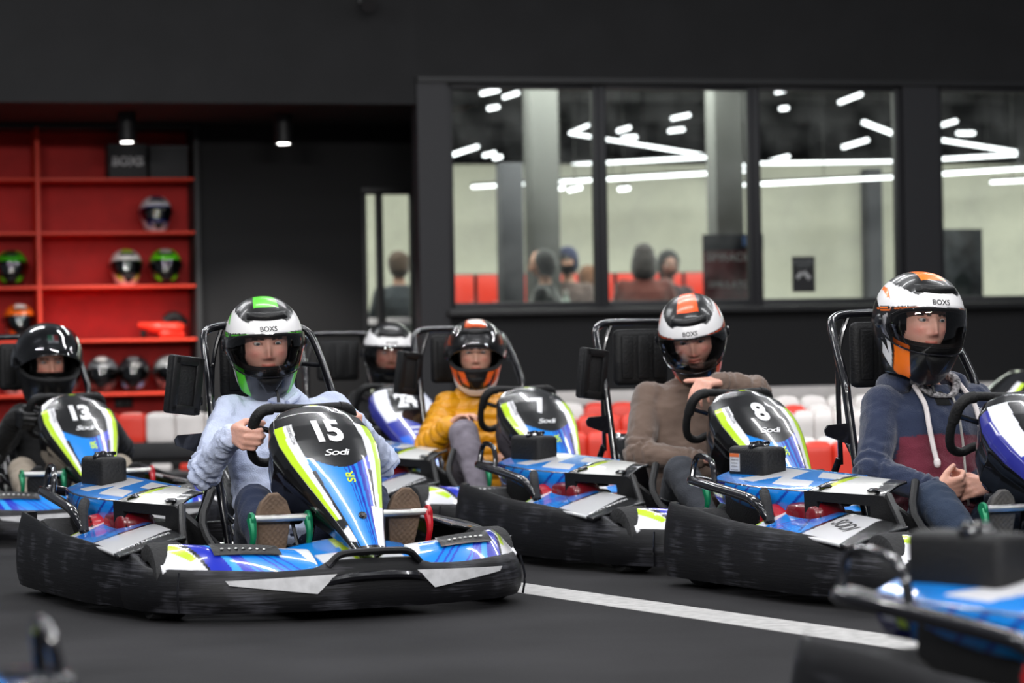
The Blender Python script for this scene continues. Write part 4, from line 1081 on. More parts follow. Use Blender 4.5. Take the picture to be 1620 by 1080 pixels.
m = MB(); m.box((0, 0, .98), (.55, .012, 1.56), .002); m.build('sheet', plain('dark red banner', (.11, .012, .015), .7, var=.6, vscale=5), e)
m = MB(); m.box((0, -.008, 1.69), (.55, .008, .14), .001); m.build('header', plain('navy banner header', (.010, .012, .022), .7), e)
m = MB(); m.box((.15, -.014, 1.70), (.13, .004, .08), .01); m.build('blue_panel', plain('blue print', (.10, .20, .5), .7), e)
m = MB(); m.box((0, .03, .06), (.70, .16, .10), .02); m.build('base', M_trimb, e)
text_on('lettering', 'SIMRACING', lambda p, q: (p, p*0-.014, q+1.565), M_white, e, .068, (0, 0), .98, 0, .0, 0, .15)
text_on('lettering', 'SIMULATORY', lambda p, q: (p, p*0-.014, q+1.33), M_white, e, .054, (0, 0), 1.0, 0, 0, 0, .15)
e = empty('poster', BL(3.015, -.008, 1.205), BA, 'small dark poster stuck low in the third window', 'poster')
m = MB(); m.box((0, 0, .135), (.185, .004, .27), 0); m.build('sheet', plain('black poster print', (.02, .02, .021), .5), e, False)
m = MB()
for a, b_, w_ in (((-.055, .105), (-.015, .150), .030), ((.0, .155), (.05, .10), .032)):
    m.tube([(a[0], -.003, a[1]), (b_[0], -.003, b_[1])], w_/2, 10)
o = m.build('pale_print', plain('pale grey print', (.42, .42, .42), .6), e); o.scale = (1, .1, 1); o.location.y = -.0025
for j, (zz, s_) in enumerate(((.238, .020), (.212, .014), (.192, .014))):
    text_on('heading', ['REGULAMIN', 'TOR KARTINGOWY', 'ZASADY JAZDY'][j], lambda p, q: (p, p*0-.0035, q+zz), plain('grey print', (.25, .27, .27), .6), e, s_, (0, 0), .95, 0, 0, 0)
e = empty('roll_up_poster', BL(5.68, 3.0, 0), BA, 'large dark picture poster standing behind the right-hand window', 'poster')
m = MB(); m.box((0, 0, .95), (.40, .012, 1.72), .002); m.build('sheet', plain('dark picture print', (.06, .065, .075), .6, var=.8, vscale=4), e)
m = MB(); m.box((0, .02, .05), (.46, .14, .09), .02); m.build('base', M_trimb, e)
m = MB(); m.tube([(0, -.012, .9), (0, -.012, 1.35), (0, -.012, 1.5)], [.13, .12, .05], 20); o = m.build('dark_figure_print', plain('green black print', (.02, .03, .03), .6), e); o.scale = (1, .06, 1)

# ------------------------------------------------------------------ people
def vv(*a): return np.array(a, float)
def unit(a): return a/(np.linalg.norm(a)+1e-12)
def cap(m, p0, p1, r0, r1, seg=14):
    p0, p1 = np.array(p0, float), np.array(p1, float); d = p1-p0; L = np.linalg.norm(d)
    if L < 1e-6: d = vv(0, 0, 1); L = 1e-6
    d = d/L; pts = []; rr = []
    for k in range(5):
        a = PI/2*(1-k/4)*.98; pts.append(p0 - d*r0*math.sin(a)); rr.append(max(.0004, r0*math.cos(a)))
    for k in range(5):
        a = PI/2*(k/4)*.98; pts.append(p1 + d*r1*math.sin(a)); rr.append(max(.0004, r1*math.cos(a)))
    up = None; V = []; F = []
    up = vv(0, 0, 1) if abs(d[2]) < .9 else vv(1, 0, 0); a_ = unit(np.cross(d, up)); b_ = np.cross(d, a_)
    for P, R_ in zip(pts, rr):
        for k in range(seg): w_ = 2*PI*k/seg; V.append(P + R_*(math.cos(w_)*a_+math.sin(w_)*b_))
    n = len(pts)
    for i in range(n-1):
        for k in range(seg): k2 = (k+1) % seg; F.append([i*seg+k, i*seg+k2, (i+1)*seg+k2, (i+1)*seg+k])
    F.append(list(range(seg))[::-1]); F.append([(n-1)*seg+k for k in range(seg)]); m.add(V, F)
def loft(m, rings, seg=24, ex=2.3):
    """rings: (centre, half x vector, half y vector)"""
    V = []; F = []
    for c, hx, hy in rings:
        for k in range(seg):
            a = 2*PI*k/seg; ca, sa = math.cos(a), math.sin(a); q = 2/ex
            V.append(np.array(c) + np.array(hx)*math.copysign(abs(ca)**q, ca) + np.array(hy)*math.copysign(abs(sa)**q, sa))
    n = len(rings)
    for i in range(n-1):
        for k in range(seg): k2 = (k+1) % seg; F.append([i*seg+k, i*seg+k2, (i+1)*seg+k2, (i+1)*seg+k])
    F.append(list(range(seg))[::-1]); F.append([(n-1)*seg+k for k in range(seg)]); m.add(V, F)
def remesh(m, vox, smooth=4):
    me = bpy.data.meshes.new('tmp'); me.from_pydata(np.concatenate(m.v).tolist(), [], m.f); me.update()
    o = bpy.data.objects.new('tmp', me); C.objects.link(o)
    r = o.modifiers.new('r', 'REMESH'); r.mode = 'VOXEL'; r.voxel_size = vox
    if smooth: s = o.modifiers.new('s', 'SMOOTH'); s.factor = .5; s.iterations = smooth
    dg = bpy.context.evaluated_depsgraph_get(); me2 = bpy.data.meshes.new_from_object(o.evaluated_get(dg))
    bpy.data.objects.remove(o); bpy.data.meshes.remove(me)
    V = np.empty(len(me2.vertices)*3); me2.vertices.foreach_get('co', V); N = np.empty(len(me2.vertices)*3); me2.vertices.foreach_get('normal', N)
    F = [list(p.vertices) for p in me2.polygons]; bpy.data.meshes.remove(me2)
    return V.reshape(-1, 3), N.reshape(-1, 3), F
def seg_near(V, a, b):
    a, b = np.array(a, float), np.array(b, float); d = b-a; t = np.clip(((V-a)@d)/(d@d+1e-12), 0, 1)
    return np.linalg.norm(V-a-t[:, None]*d, axis=1), t
_dirs = RNG.normal(size=(14, 3)); _dirs /= np.linalg.norm(_dirs, axis=1)[:, None]; _ph = RNG.uniform(0, 6.28, 14)
def folds(V, scale, stretch=(1, 1, 1), seed=0):
    P = V*np.array(stretch)*scale + seed*3.1
    W_ = np.stack([np.sin(P@_dirs[i]*1.3+_ph[i]) for i in range(3)], 1); P = P + .9*W_; out = 0
    for i in range(3, 11):
        f = 1.0 + .55*(i-3); out = out + (1-2*np.abs(np.sin(P@_dirs[i]*f+_ph[i])))/f
    return out/2.2
def hand_bones(m, wrist, d, n, side, curl=(40, 50, 40), spread=6, scale=1.0, thumb='wrap', relax=None):
    """palm along d, facing n; side=+1 puts the thumb towards d x n"""
    d = unit(np.array(d, float)); n = unit(np.array(n, float)-d*np.dot(d, n)); l = np.cross(d, n)*side
    wrist = np.array(wrist, float); S = scale
    for k, (o, L) in enumerate(((.030, .086), (.010, .090), (-.010, .086), (-.029, .078))):
        base = wrist + l*o*.62*S; kn = wrist + d*L*S + l*o*S
        cap(m, base + d*.012*S, kn, .0165*S, .0118*S, 10)
        cap(m, base + d*.03*S - n*.002, kn - n*.001 + d*.0, .014*S, .0115*S, 10)
        cur = kn; ang = 0; sp = math.radians(spread)*(1.5-k)/1.5
        lens = [(.044, .027, .022), (.049, .031, .023), (.045, .029, .023), (.035, .021, .020)][k]
        for j in range(3):
            c_ = curl[j] + (relax[k] if relax else 0)*(1 if j else .5); ang += math.radians(c_)
            dd = d*math.cos(ang) + n*math.sin(ang); dd = unit(dd + l*math.sin(sp)*math.cos(ang))
            nx = cur + dd*lens[j]*S; r0 = (.0098, .0088, .0080)[j]*S*(1 if k < 3 else .88); r1 = (.0088, .0080, .0068)[j]*S*(1 if k < 3 else .88)
            cap(m, cur, nx, r0, r1, 10); cur = nx
    # thumb from the side of the palm near its base
    t0 = wrist + d*.018*S + l*.022*S; 
    if thumb == 'wrap': ds = [(.60, .62, .45), (.72, .15, .75), (.60, -.10, .85)]
    elif thumb == 'out': ds = [(.62, .75, .15), (.80, .55, .1), (.85, .40, .1)]
    else: ds = [(.80, .50, .25), (.92, .25, .25), (.95, .1, .25)]
    rr = (.0155, .0120, .0105, .0085); cur = t0
    for j, (a, b_, c_) in enumerate(ds):
        dd = unit(d*a + l*b_ + n*c_); nx = cur + dd*(.040, .034, .027)[j]*S; cap(m, cur, nx, rr[j]*S, rr[j+1]*S, 10); cur = nx
def head_mesh(skin, mask=None, brow='3a2a20', hood=None, s=1.0):
    nu, nv = 110, 90
    U, T = np.meshgrid(np.linspace(-PI, PI, nu), np.linspace(-PI/2, PI/2, nv), indexing='ij'); th = U.ravel(); ph = T.ravel()
    dx, dy, dz = np.cos(ph)*np.sin(th), np.cos(ph)*np.cos(th), np.sin(ph)
    x, y, z = dx*.073, dy*.096, dz*.116
    jaw = 1-.22*ss(-z, .03, .12); x = x*jaw; y = np.where(y > 0, y*(1-.08*ss(-z, .05, .12)), y)
    fr = np.clip(dy, 0, 1)**.5
    g = lambda cx, cz, sx, sz: np.exp(-((x-cx)/sx)**2-((z-cz)/sz)**2)
    nose = .020*np.exp(-(x/.0095)**2)*ss(z, -.040, -.022)*(1-ss(z, -.020, .030)*.85)*(z < .04) + .010*g(0, -.030, .015, .008) + .006*(g(.013, -.032, .006, .006)+g(-.013, -.032, .006, .006))
    feat = nose - .0095*(g(.031, .012, .015, .009)+g(-.031, .012, .015, .009)) + .005*(g(.030, .031, .020, .006)+g(-.030, .031, .020, .006)) + .004*g(0, .033, .012, .008)
    feat += .0055*(g(.045, -.015, .015, .012)+g(-.045, -.015, .015, .012)) + .0065*g(0, -.057, .022, .004) + .0065*g(0, -.068, .019, .0045) - .004*g(0, -.0625, .024, .002) + .007*g(0, -.093, .018, .012) + .0035*(g(.031, .012, .010, .0035)+g(-.031, .012, .010, .0035))*0
    y = y + feat*fr
    V = np.stack([x, y, z], 1)*s; col = np.zeros((len(V), 3)); base = np.array(lin(skin)); col[:] = base
    red = np.clip(g(.042, -.02, .02, .016)+g(-.042, -.02, .02, .016)+g(0, -.03, .014, .01), 0, 1)*(dy > 0); col = col*(1-red[:, None]*np.array([-.05, .18, .16]))
    lip = (dy > 0) & ((np.abs(z+.057) < .0045) | (np.abs(z+.0675) < .0055)) & (np.abs(x) < .022); col[lip] = base*np.array([.85, .50, .50])
    col[(dy > 0) & (np.abs(z+.0625) < .0012) & (np.abs(x) < .023)] = base*.25
    b_ = (dy > 0) & (np.abs(np.abs(x)-.031) < .017) & (np.abs(z-.030+.10*(np.abs(np.abs(x)-.028))) < .0032); col[b_] = lin(brow)
    for s_ in (1, -1):
        lid = (dy > 0) & (((x-s_*.031)/.0145)**2+((z-.0125)/.0062)**2 < 1); col[lid] = base*np.array([.45, .35, .33])
    if mask: m_ = mask(x, y, z); col[m_] = lin('0c0c0d')
    F = []
    for i in range(nu-1):
        for j in range(nv-1): a = i*nv+j; F.append([a, a+nv, a+nv+1, a+1])
    # eyes
    for s_ in (1, -1):
        ev, ef = lathe([(0, -1), (.38, -.92), (.71, -.71), (.92, -.38), (1, 0), (.92, .38), (.80, .60), (.62, .78), (.46, .888), (.30, .954), (.14, .99), (0, 1)], 20, 'Y')
        r_ = .0118; p = ev*r_*np.array([1.05, 1, .62]) + np.array([s_*.031, .0755, .0125]); ec = np.zeros((len(p), 3)); ec[:] = lin('cfc6bf'); ec[ev[:, 1] > .885] = lin('39464a'); ec[ev[:, 1] > .97] = lin('060606')
        off = len(V); V = np.concatenate([V, p*s]); col = np.concatenate([col, ec]); F += [[q+off for q in f] for f in ef]
    # ears
    for s_ in (1, -1):
        ev, ef = lathe([(0, -1), (.6, -.8), (1, -.2), (1, .2), (.85, .6), (.5, .5), (0, .35)], 16, 'X'); p = ev*np.array([.010, .017, .030]); p[:, 0] *= s_; p = p + np.array([s_*.073, -.008, -.008]); off = len(V)
        V = np.concatenate([V, p*s]); ec = np.zeros((len(p), 3)); ec[:] = base*np.array([1, .88, .85])
        if mask: ec[:] = lin('0c0c0d')
        col = np.concatenate([col, ec]); F += [[q+off for q in f] for f in ef]
    return V, F, col
def rot_head(V, yaw, pit, roll): 
    M = np.array(Matrix.Rotation(yaw, 3, 'Z') @ Matrix.Rotation(pit, 3, 'X') @ Matrix.Rotation(roll, 3, 'Y')); return V @ M.T
def shoe(parent, heel, toe, up, col_up, sole_mat, wd=.046, name='shoe'):
    """sole faces away from `up`"""
    heel, toe = np.array(heel, float), np.array(toe, float); d = unit(toe-heel); L = np.linalg.norm(toe-heel); up = unit(np.array(up, float)-d*np.dot(d, up)); l = np.cross(d, up)
    def hw(t): return wd*np.interp(t, [0, .06, .2, .4, .6, .78, .92, 1], [.30, .62, .78, .74, .90, 1.0, .72, .25])
    rings = []
    for t in np.linspace(0, 1, 12):
        h = np.interp(t, [0, .1, .3, .5, .75, .92, 1], [.055, .085, .085, .062, .045, .034, .018]); c = heel + d*L*t + up*h/2
        rings.append((c, l*hw(t)*.96, up*h/2))
    m = MB(); loft(m, rings, 22, 2.4); V = np.concatenate(m.v); col = np.zeros((len(V), 3)); col[:] = lin(col_up)
    so = mk(name, V, m.f, M_cloth, parent, col=col)
    def sf(u, v):
        t = v; w_ = hw(t)*1.04; a = u*2-1; pat = np.clip(np.sin(a*w_*330)*np.sin(t*L*330)*4, -1, 1)*.0016*(np.abs(a) < .86)*(t > .04)*(t < .96)
        P = heel[None] + d[None]*(L*(t*1.03-.015))[:, None] + l[None]*(a*w_)[:, None] - up[None]*(.010 + pat)[:, None]
        return P[:, 0], P[:, 1], P[:, 2]
    P, F, U, T = grid(26, 60, sf); P2 = P + up*.016; n = len(P); Fl = F.tolist(); Fb = (F[:, ::-1]+n).tolist(); I = np.arange(n).reshape(26, 60); ed = list(I[0, :])+list(I[1:, -1])+list(I[-1, -2::-1])+list(I[-2:0:-1, 0]); 
    side = [[ed[k], ed[(k+1) % len(ed)], ed[(k+1) % len(ed)]+n, ed[k]+n] for k in range(len(ed))]
    mk('sole', np.concatenate([P, P2]), Fl+Fb+side, sole_mat, so)
    return so

def person(label, kp, J, cl, base=None, group=None):
    """J holds joints in the local frame; the figure's empty stands at the seat"""
    B = vv(*(base or (0, -.05, .09)))
    if kp is not None:
        x0, y0, a = kp; h = (math.sin(a), -math.cos(a)); R_ = (-math.cos(a), -math.sin(a)); loc = (x0+B[0]*R_[0]+B[1]*h[0], y0+B[0]*R_[1]+B[1]*h[1], B[2]); rz = PI+a
    else: loc = J['loc']; rz = J['rz']
    E = empty('person', loc, rz, label, 'person', group)
    J = {k: (vv(*v)-B if isinstance(v, tuple) and len(v) == 3 and k not in ('loc', 'hrot') else v) for k, v in J.items()}
    vb = cl.get('vox', .0062); k_ = cl.get('size', 1.0)
    pel, che, nk, hd = J['pelvis'], J['chest'], J['neck'], J['head']
    sR, sL = J['shR'], J['shL']; across = unit(sR-sL); spine = unit(nk-pel); fwd = unit(np.cross(spine, across)) 
    if fwd[1] < 0: fwd = -fwd
    wd = cl.get('width', 1.0)*k_; dp = cl.get('depth', 1.0)*k_
    mid = pel*.45+che*.55
    def torso(m, g):
        hips = unit(across*vv(1, 1, .4))
        loft(m, [(pel-spine*.05, hips*(.13+g), fwd*(.085+g)), (pel, hips*(.160*wd+g), fwd*(.110*dp+g)), (pel*.7+che*.3, across*(.145*wd+g), fwd*(.112*dp+g)), (mid, across*(.150*wd+g), fwd*(.115*dp+g)),
                 (che, across*(.168*wd+g), fwd*(.120*dp+g)), (che*.55+nk*.45, across*(.172*wd+g), fwd*(.105*dp+g)), (che*.2+nk*.8, across*(.115*wd+g), fwd*(.075*dp+g)), (nk+spine*.01, across*(.066+g), fwd*(.062+g))])
        for s_ in (sR, sL): cap(m, che*.35+nk*.65 + (s_-nk)*.35, s_, .060*k_+g, .054*k_+g)
    def arm(m, s_, e_, w_, g, end=1.0):
        cap(m, s_, e_, .050*k_+g, .041*k_+g); cap(m, e_, e_+(w_-e_)*end, .040*k_+g, .026*k_+g*.9)
    def leg(m, h_, n_, a_, g, end=1.0):
        cap(m, h_, n_, .078*k_+g, .056*k_+g); cap(m, n_, n_+(a_-n_)*.35, .055*k_+g, .055*k_+g); cap(m, n_, n_+(a_-n_)*end, .053*k_+g, .036*k_+g)
    # the body: one surface from feet to neck with both hands
    m = MB(); torso(m, -.008); cap(m, nk-spine*.02, hd-vv(0, 0, .06)-fwd*.01, .055*k_, .052*k_)
    for s in 'RL':
        if 'el'+s in J:
            arm(m, J['sh'+s], J['el'+s], J['wr'+s], -.006)
            if 'hand'+s in J and not cl.get('nohand'): h_ = J['hand'+s]; hand_bones(m, J['wr'+s], h_[0], h_[1], h_[2], **h_[3])
        if 'kn'+s in J: leg(m, J['hip'+s], J['kn'+s], J['an'+s], -.008)
    V, N, F = remesh(m, vb*.9 if not cl.get('nohand') else vb, 2)
    col = np.zeros((len(V), 3)); col[:] = lin(cl.get('skin', 'c98f78')); 
    if cl.get('gloves'):
        for s in 'RL':
            if 'wr'+s in J: col[np.linalg.norm(V-J['wr'+s], axis=1) < .19] = lin(cl['gloves'])
    else:
        sk = np.array(lin(cl.get('skin', 'c98f78'))); f_ = folds(V, 60)*.06; col = np.clip(col*(1+f_[:, None]), 0, 1)
    HV, HF, HC_ = head_mesh(cl.get('skin', 'c98f78'), cl.get('mask'), cl.get('brow', '3a2a20'), s=cl.get('hs', 1.0))
    HV = rot_head(HV*1.06+np.array([0, .016, .004]), *J['hrot']) + hd; n = len(V)
    V2 = np.concatenate([V, HV]); col = np.concatenate([col, HC_]); F = F + [[q+n for q in f] for f in HF]
    bd = mk('body', V2, F, M_skin, E, col=col)
    # upper garment
    m = MB(); torso(m, cl.get('g', .012))
    for s in 'RL':
        if 'el'+s in J: arm(m, J['sh'+s], J['el'+s], J['wr'+s], cl.get('g', .012)+.004, .97)
    if cl.get('collar'): 
        r_, h_ = cl['collar']; loft(m, [(nk-spine*.03, across*r_, fwd*r_), (nk+spine*h_*.5, across*(r_*.98), fwd*(r_*.98)), (nk+spine*h_, across*(r_*.95), fwd*(r_*.95))], 24, 2.0)
    V, N, F = remesh(m, vb*1.15, 4)
    dis = np.zeros(len(V)); ty = cl.get('type', 'knit')
    armd = []
    for s in 'RL':
        if 'el'+s in J:
            d1, t1 = seg_near(V, J['sh'+s], J['el'+s]); d2, t2 = seg_near(V, J['el'+s], J['wr'+s])
            m1 = (d1 < .085) & (np.linalg.norm(V-J['sh'+s], axis=1) > .02); L1 = np.linalg.norm(J['el'+s]-J['sh'+s]); L2 = np.linalg.norm(J['wr'+s]-J['el'+s])
            al = np.where(d1 < d2, t1*L1, L1+t2*L2); armd.append((np.minimum(d1, d2), al, L1, L2))
    tors = (V-pel)@spine
    if ty == 'puff':
        q = np.abs(np.sin(PI*tors/.055)); inarm = np.zeros(len(V), bool)
        for dm, al, L1, L2 in armd:
            k = (dm < .075) & (al > .05); q = np.where(k, np.abs(np.sin(PI*al/.052)), q)
        dis += .016*(q**.5)-.006 + .0035*folds(V, 38)
    else:
        a_ = cl.get('fold', .006); dis += a_*.5*folds(V, 14, (1, 1, 1)) + a_*.35*folds(V, 30, (1, 1, 1.6), 2)
        for dm, al, L1, L2 in armd:
            k = np.exp(-((al-L1)/.06)**2)*(dm < .085); dis += k*a_*.8*np.sin(al*150+folds(V, 18)*2.0)
            k = np.exp(-((al-L1-L2+.03)/.035)**2)*(dm < .07); dis += k*a_*.5*np.sin(al*260+folds(V, 25)*2.5)
        dis += a_*.6*np.exp(-((tors-.06)/.08)**2)*np.sin(tors*130+folds(V, 9)*3)
    V = V + N*dis[:, None]
    col = np.zeros((len(V), 3)); col[:] = lin(cl['top'])
    col *= (1+.07*folds(V, 22))[:, None]
    if 'paintf' in cl: cl['paintf'](V, col, J, armd, tors, spine, across, fwd)
    top = mk(cl.get('topname', 'jumper'), V, F, cl.get('topmat', M_knit), E, col=np.clip(col, 0, 1))
    # trousers
    if 'knR' in J:
        m = MB(); hips = unit(across*vv(1, 1, .4)); g = cl.get('lg', .010)
        loft(m, [(pel-spine*.07, hips*(.13+g), fwd*(.09+g)), (pel-spine*.01, hips*(.155*wd+g), fwd*(.105*dp+g)), (pel+spine*.05, hips*(.150*wd+g), fwd*(.105*dp+g))])
        for s in 'RL':
            if 'kn'+s in J: leg(m, J['hip'+s], J['kn'+s], J['an'+s], g, .96)
        V, N, F = remesh(m, vb*1.25, 4); a_ = cl.get('lfold', .005)
        dis = a_*.5*folds(V, 16) + a_*.4*folds(V, 34, (1, 1.4, 1), 4)
        for s in 'RL':
            if 'kn'+s in J:
                dk = np.linalg.norm(V-J['kn'+s], axis=1); d1, t1 = seg_near(V, J['hip'+s], J['kn'+s]); dis += np.exp(-(dk/.09)**2)*a_*.6*np.sin((V@unit(J['an'+s]-J['hip'+s]))*170+folds(V, 12)*2)
        V = V + N*dis[:, None]; col = np.zeros((len(V), 3)); col[:] = lin(cl['legs']); col *= (1+.12*folds(V, 12))[:, None]
        mk('trousers', V, F, M_cloth, E, col=np.clip(col, 0, 1))
    return E, J, (spine, across, fwd, pel, che, nk)
def wear(E, J, style, scale=1.0, detail=190, off=(0, 0, 0)):
    h = make_helmet('helmet', style, detail, E); h.location = J['head']+np.array(off)
    y, p, r_ = J['hrot']; h.rotation_mode = 'QUATERNION'
    h.rotation_quaternion = (Matrix.Rotation(y, 3, 'Z') @ Matrix.Rotation(p, 3, 'X') @ Matrix.Rotation(r_, 3, 'Y')).to_quaternion(); h.scale = (scale,)*3
    return h
def strip(E, name, pts, r, mat, seg=8, res=4, flat=None):
    m = MB(); m.tube(pts, r, seg, res=res); return m.build(name, mat, E)
r_ = math.radians
bal = lambda x, y, z: (np.abs(x) > .066) | (z > .058) | (z < -.088) | (y < .02)
M_cord = plain('cotton cord', 'e4dcdb', .85, bump=.4, bscale=300)
M_brown = plain('brown rubber sole', '6e5a4a', .8, bump=.3, bscale=120, var=.15, vscale=20)
M_blks = plain('black rubber sole', '141416', .7, bump=.2)

# --- driver of kart 15: pale blue shirt, both hands on the wheel
J = dict(pelvis=(-.06, .00, .17), chest=(-.095, -.13, .47), neck=(-.085, -.14, .665), head=(-.046, -.12, .835), hrot=(r_(-14), r_(-8), r_(2)),
         shR=(.070, -.15, .608), shL=(-.300, -.16, .608), elR=(.215, -.01, .420), elL=(-.405, .03, .43), wrR=(.200, .238, .553), wrL=(-.200, .255, .585),
         hipR=(.035, .02, .17), hipL=(-.155, .02, .17), knR=(.170, .34, .330), knL=(-.225, .34, .325), anR=(.215, .565, .150), anL=(-.20, .565, .150),
         handR=((-.08, .90, -.20), (-1, -.10, 0), 1, dict(curl=(58, 78, 55), thumb='wrap')), handL=((.08, .90, -.20), (1, -.10, 0), -1, dict(curl=(58, 78, 55), thumb='wrap')))
def p15(V, col, J, armd, tors, sp, ac, fw):
    for dm, al, L1, L2 in armd: col[(dm < .06) & (np.abs(al-L1-L2+.055) < .003)] *= .72
    k = (np.abs((V-J['neck'])@ac+.0) < .0035) & ((V-J['neck'])@fw > .02) & (tors > .05); col[k] *= .80
E15, J15, fr = person('driver in a pale blue shirt and green-striped helmet, both hands on the wheel', KP['15'], J, dict(top='c6cfe8', topmat=M_cloth, topname='shirt', legs='1d2740', skin='e2aa96', g=.012, fold=.013, width=1.04, depth=1.08, mask=bal, collar=(.074, .045), paintf=p15))
wear(E15, J15, dict(kind='race', acc='57d926', text='BOXS', visor='closed', vmat=M_visor))
B15 = vv(0, -.05, .09)
spine, ac, fw, pel, che, nk = fr
for s in (1, -1): strip(E15, 'shirt_collar', [nk-fw*.055+spine*.02, nk+ac*s*.070-fw*.02+spine*.015, nk+ac*s*.072+fw*.03-spine*.005, nk+ac*s*.040+fw*.085-spine*.035, nk+ac*s*.008+fw*.098-spine*.055], [.014, .015, .015, .014, .010], plain('pale blue cotton', 'c8d1ea', .9, bump=.4, bscale=220), 10)
for s in (1, -1): shoe(E15, vv(s*.212-.0, .585, .085)-B15, vv(s*.222, .642, .372)-B15, (0, -1, .2), '57493d', M_brown, .053)
spine, ac, fw, pel, che, nk = fr
for k in range(5):
    m = MB(); v, f = lathe([(0, .0025), (.005, .0025), (.006, 0)], 10); q = nk + fw*(.095 + .035*min(1, k/2)) - spine*(.01+.062*k); m.add(v, f, 0, Matrix.Translation(q) @ Vector(fw).to_track_quat('Z', 'Y').to_matrix().to_4x4()); m.build('button', M_bwhite, E15)
strip(E15, 'chin_strap', [J15['head']+fw*.09-vv(0, 0, .165), J15['head']+fw*.115-vv(0, 0, .20), J15['head']+fw*.12-vv(0, 0, .225)], .005, M_ink, 6)
m = MB(); pr = J15['wrR']+unit(vv(-.10, .70, .45))*.115+vv(-.01, .006, -.012); 

# --- driver of kart 8: brown jumper, forearm raised to the chin bar
J = dict(pelvis=(-.06, -.02, .17), chest=(-.09, -.13, .47), neck=(-.085, -.12, .665), head=(-.062, -.03, .842), hrot=(r_(-31), r_(-23), r_(7)),
         shR=(.080, -.14, .605), shL=(-.275, -.13, .612), elR=(.190, -.03, .40), elL=(-.230, .16, .630), wrR=(.020, .155, .372), wrL=(-.062, .155, .668),
         hipR=(.03, .0, .17), hipL=(-.15, .0, .17), knR=(.165, .25, .335), knL=(-.18, .32, .30), anR=(.150, .47, .120), anL=(-.20, .54, .13),
         handR=((-.85, .35, -.1), (0, .2, -1), 1, dict(curl=(20, 25, 20), thumb='side')), handL=((.82, .30, -.02), (0, -.25, -1), -1, dict(curl=(62, 30, 18), thumb='out', relax=(-10, -3, 3, 6), scale=1.0)))
E8, J8, fr = person('driver in a brown jumper holding a hand up to the helmet chin', KP['8'], J, dict(top='725f54', topmat=M_knit, legs='3a3d44', skin='e6ac98', g=.014, fold=.009, width=1.10, depth=1.10, mask=bal, collar=(.070, .02)))
wear(E8, J8, dict(kind='race', acc='ff5a1c', text='BOXS', visor='closed', vmat=M_visor))
B = vv(0, -.05, .09); shoe(E8, vv(.150, .50, .075)-B, vv(.150, .60, .24)-B, (0, -.6, .8), '2b3a34', M_blks); shoe(E8, vv(-.20, .57, .08)-B, vv(-.20, .64, .34)-B, (0, -1, .3), '2b3a34', M_blks)

# --- driver at the right: navy and burgundy zip hoodie
J = dict(pelvis=(-.03, -.03, .16), chest=(-.055, -.14, .45), neck=(-.045, -.15, .645), head=(.020, -.08, .862), hrot=(r_(-8), r_(-3), r_(-3)),
         shR=(.125, -.15, .600), shL=(-.250, -.16, .600), elR=(.235, -.04, .385), elL=(-.33, -.02, .385), wrR=(.100, .12, .330), wrL=(-.09, .12, .335),
         hipR=(.06, .0, .17), hipL=(-.12, .0, .17), knR=(.235, .30, .310), knL=(-.16, .34, .30), anR=(.225, .56, .135), anL=(-.20, .56, .14),
         handR=((-.85, .30, .10), (0, -.8, .3), 1, dict(curl=(60, 60, 40), thumb='wrap', scale=.95)), handL=((.85, .25, .0), (0, -.8, -.3), -1, dict(curl=(60, 60, 40), thumb='wrap', scale=.95)))
def pn(V, col, J, armd, tors, sp, ac, fw):
    inb = np.ones(len(V), bool)
    for dm, al, L1, L2 in armd: inb &= ~((dm < .074) & (al > .02))
    k = inb & (tors < .325) & ((V-J['pelvis'])@fw > -.02); col[k] = np.array(lin('6b2436'))*(1+.08*folds(V[k], 22))[:, None]
En, Jn, fr = person('driver in a navy and burgundy zip hoodie at the right', KP['n'], J, dict(top='26304a', topmat=M_knit, topname='hoodie', legs='26344a', skin='e4ac97', g=.016, fold=.008, width=1.12, depth=1.12, mask=bal, collar=(.072, .01), paintf=pn))
wear(En, Jn, dict(kind='race', acc='ff7a14', text='BOXS', visor='closed', vmat=M_visor), 1.07)
spine, ac, fw, pel, che, nk = fr
def fp(a, t, o=.0):      # point on the chest: a across, t along the spine from the pelvis
    P0 = pel+spine*t; dpt = np.interp(t, [0, .1, .2, .30, .40, .47, .52], [.128, .138, .142, .148, .140, .110, .080]); w_ = .19
    return P0 + ac*a + fw*(dpt*1.09*max(.05, 1-abs(a/w_)**2.3)**(1/2.3)+o) + (che-pel-spine*((che-pel)@spine))*min(1, t/.3)
MZ = plain('steel zip', (.55, .53, .50), .35, .8, bump=.6, bscale=400)
strip(En, 'zip', [fp(-.002*k, .08+.042*k, .012) for k in range(10)], .0045, MZ)
Mlin = plain('patterned hood lining', (.32, .31, .32), .9, var=.8, vscale=90)
for s in (1, -1):
    strip(En, 'drawstring', [nk+ac*s*.092+fw*.075+spine*.0, fp(s*.098, .43, .018), fp(s*.102, .36, .016), fp(s*.100, .29, .015), fp(s*.094, .232, .016)], .0085, M_cord)
    m = MB(); cap(m, fp(s*.094, .232, .016), fp(s*.094, .222, .016), .012, .011); m.build('cord_knot', M_cord, En)
    strip(En, 'hood_lining', [nk+ac*s*.090+fw*.02+spine*.045, nk+ac*s*.080+fw*.075+spine*.01, nk+ac*s*.045+fw*.100-spine*.035, fp(0, .455, .012)], [.016, .015, .012, .006], Mlin, 10)
V_, F_ = tube([nk+ac*.098-fw*.01+spine*.05, nk+ac*.112+fw*.05+spine*.01, nk+ac*.105-fw*.05+spine*.03, nk-fw*.11+spine*.02, nk-ac*.105-fw*.05+spine*.03, nk-ac*.112+fw*.05+spine*.01, nk-ac*.098-fw*.01+spine*.05], [.022, .030, .042, .052, .042, .030, .022], 16, 6)
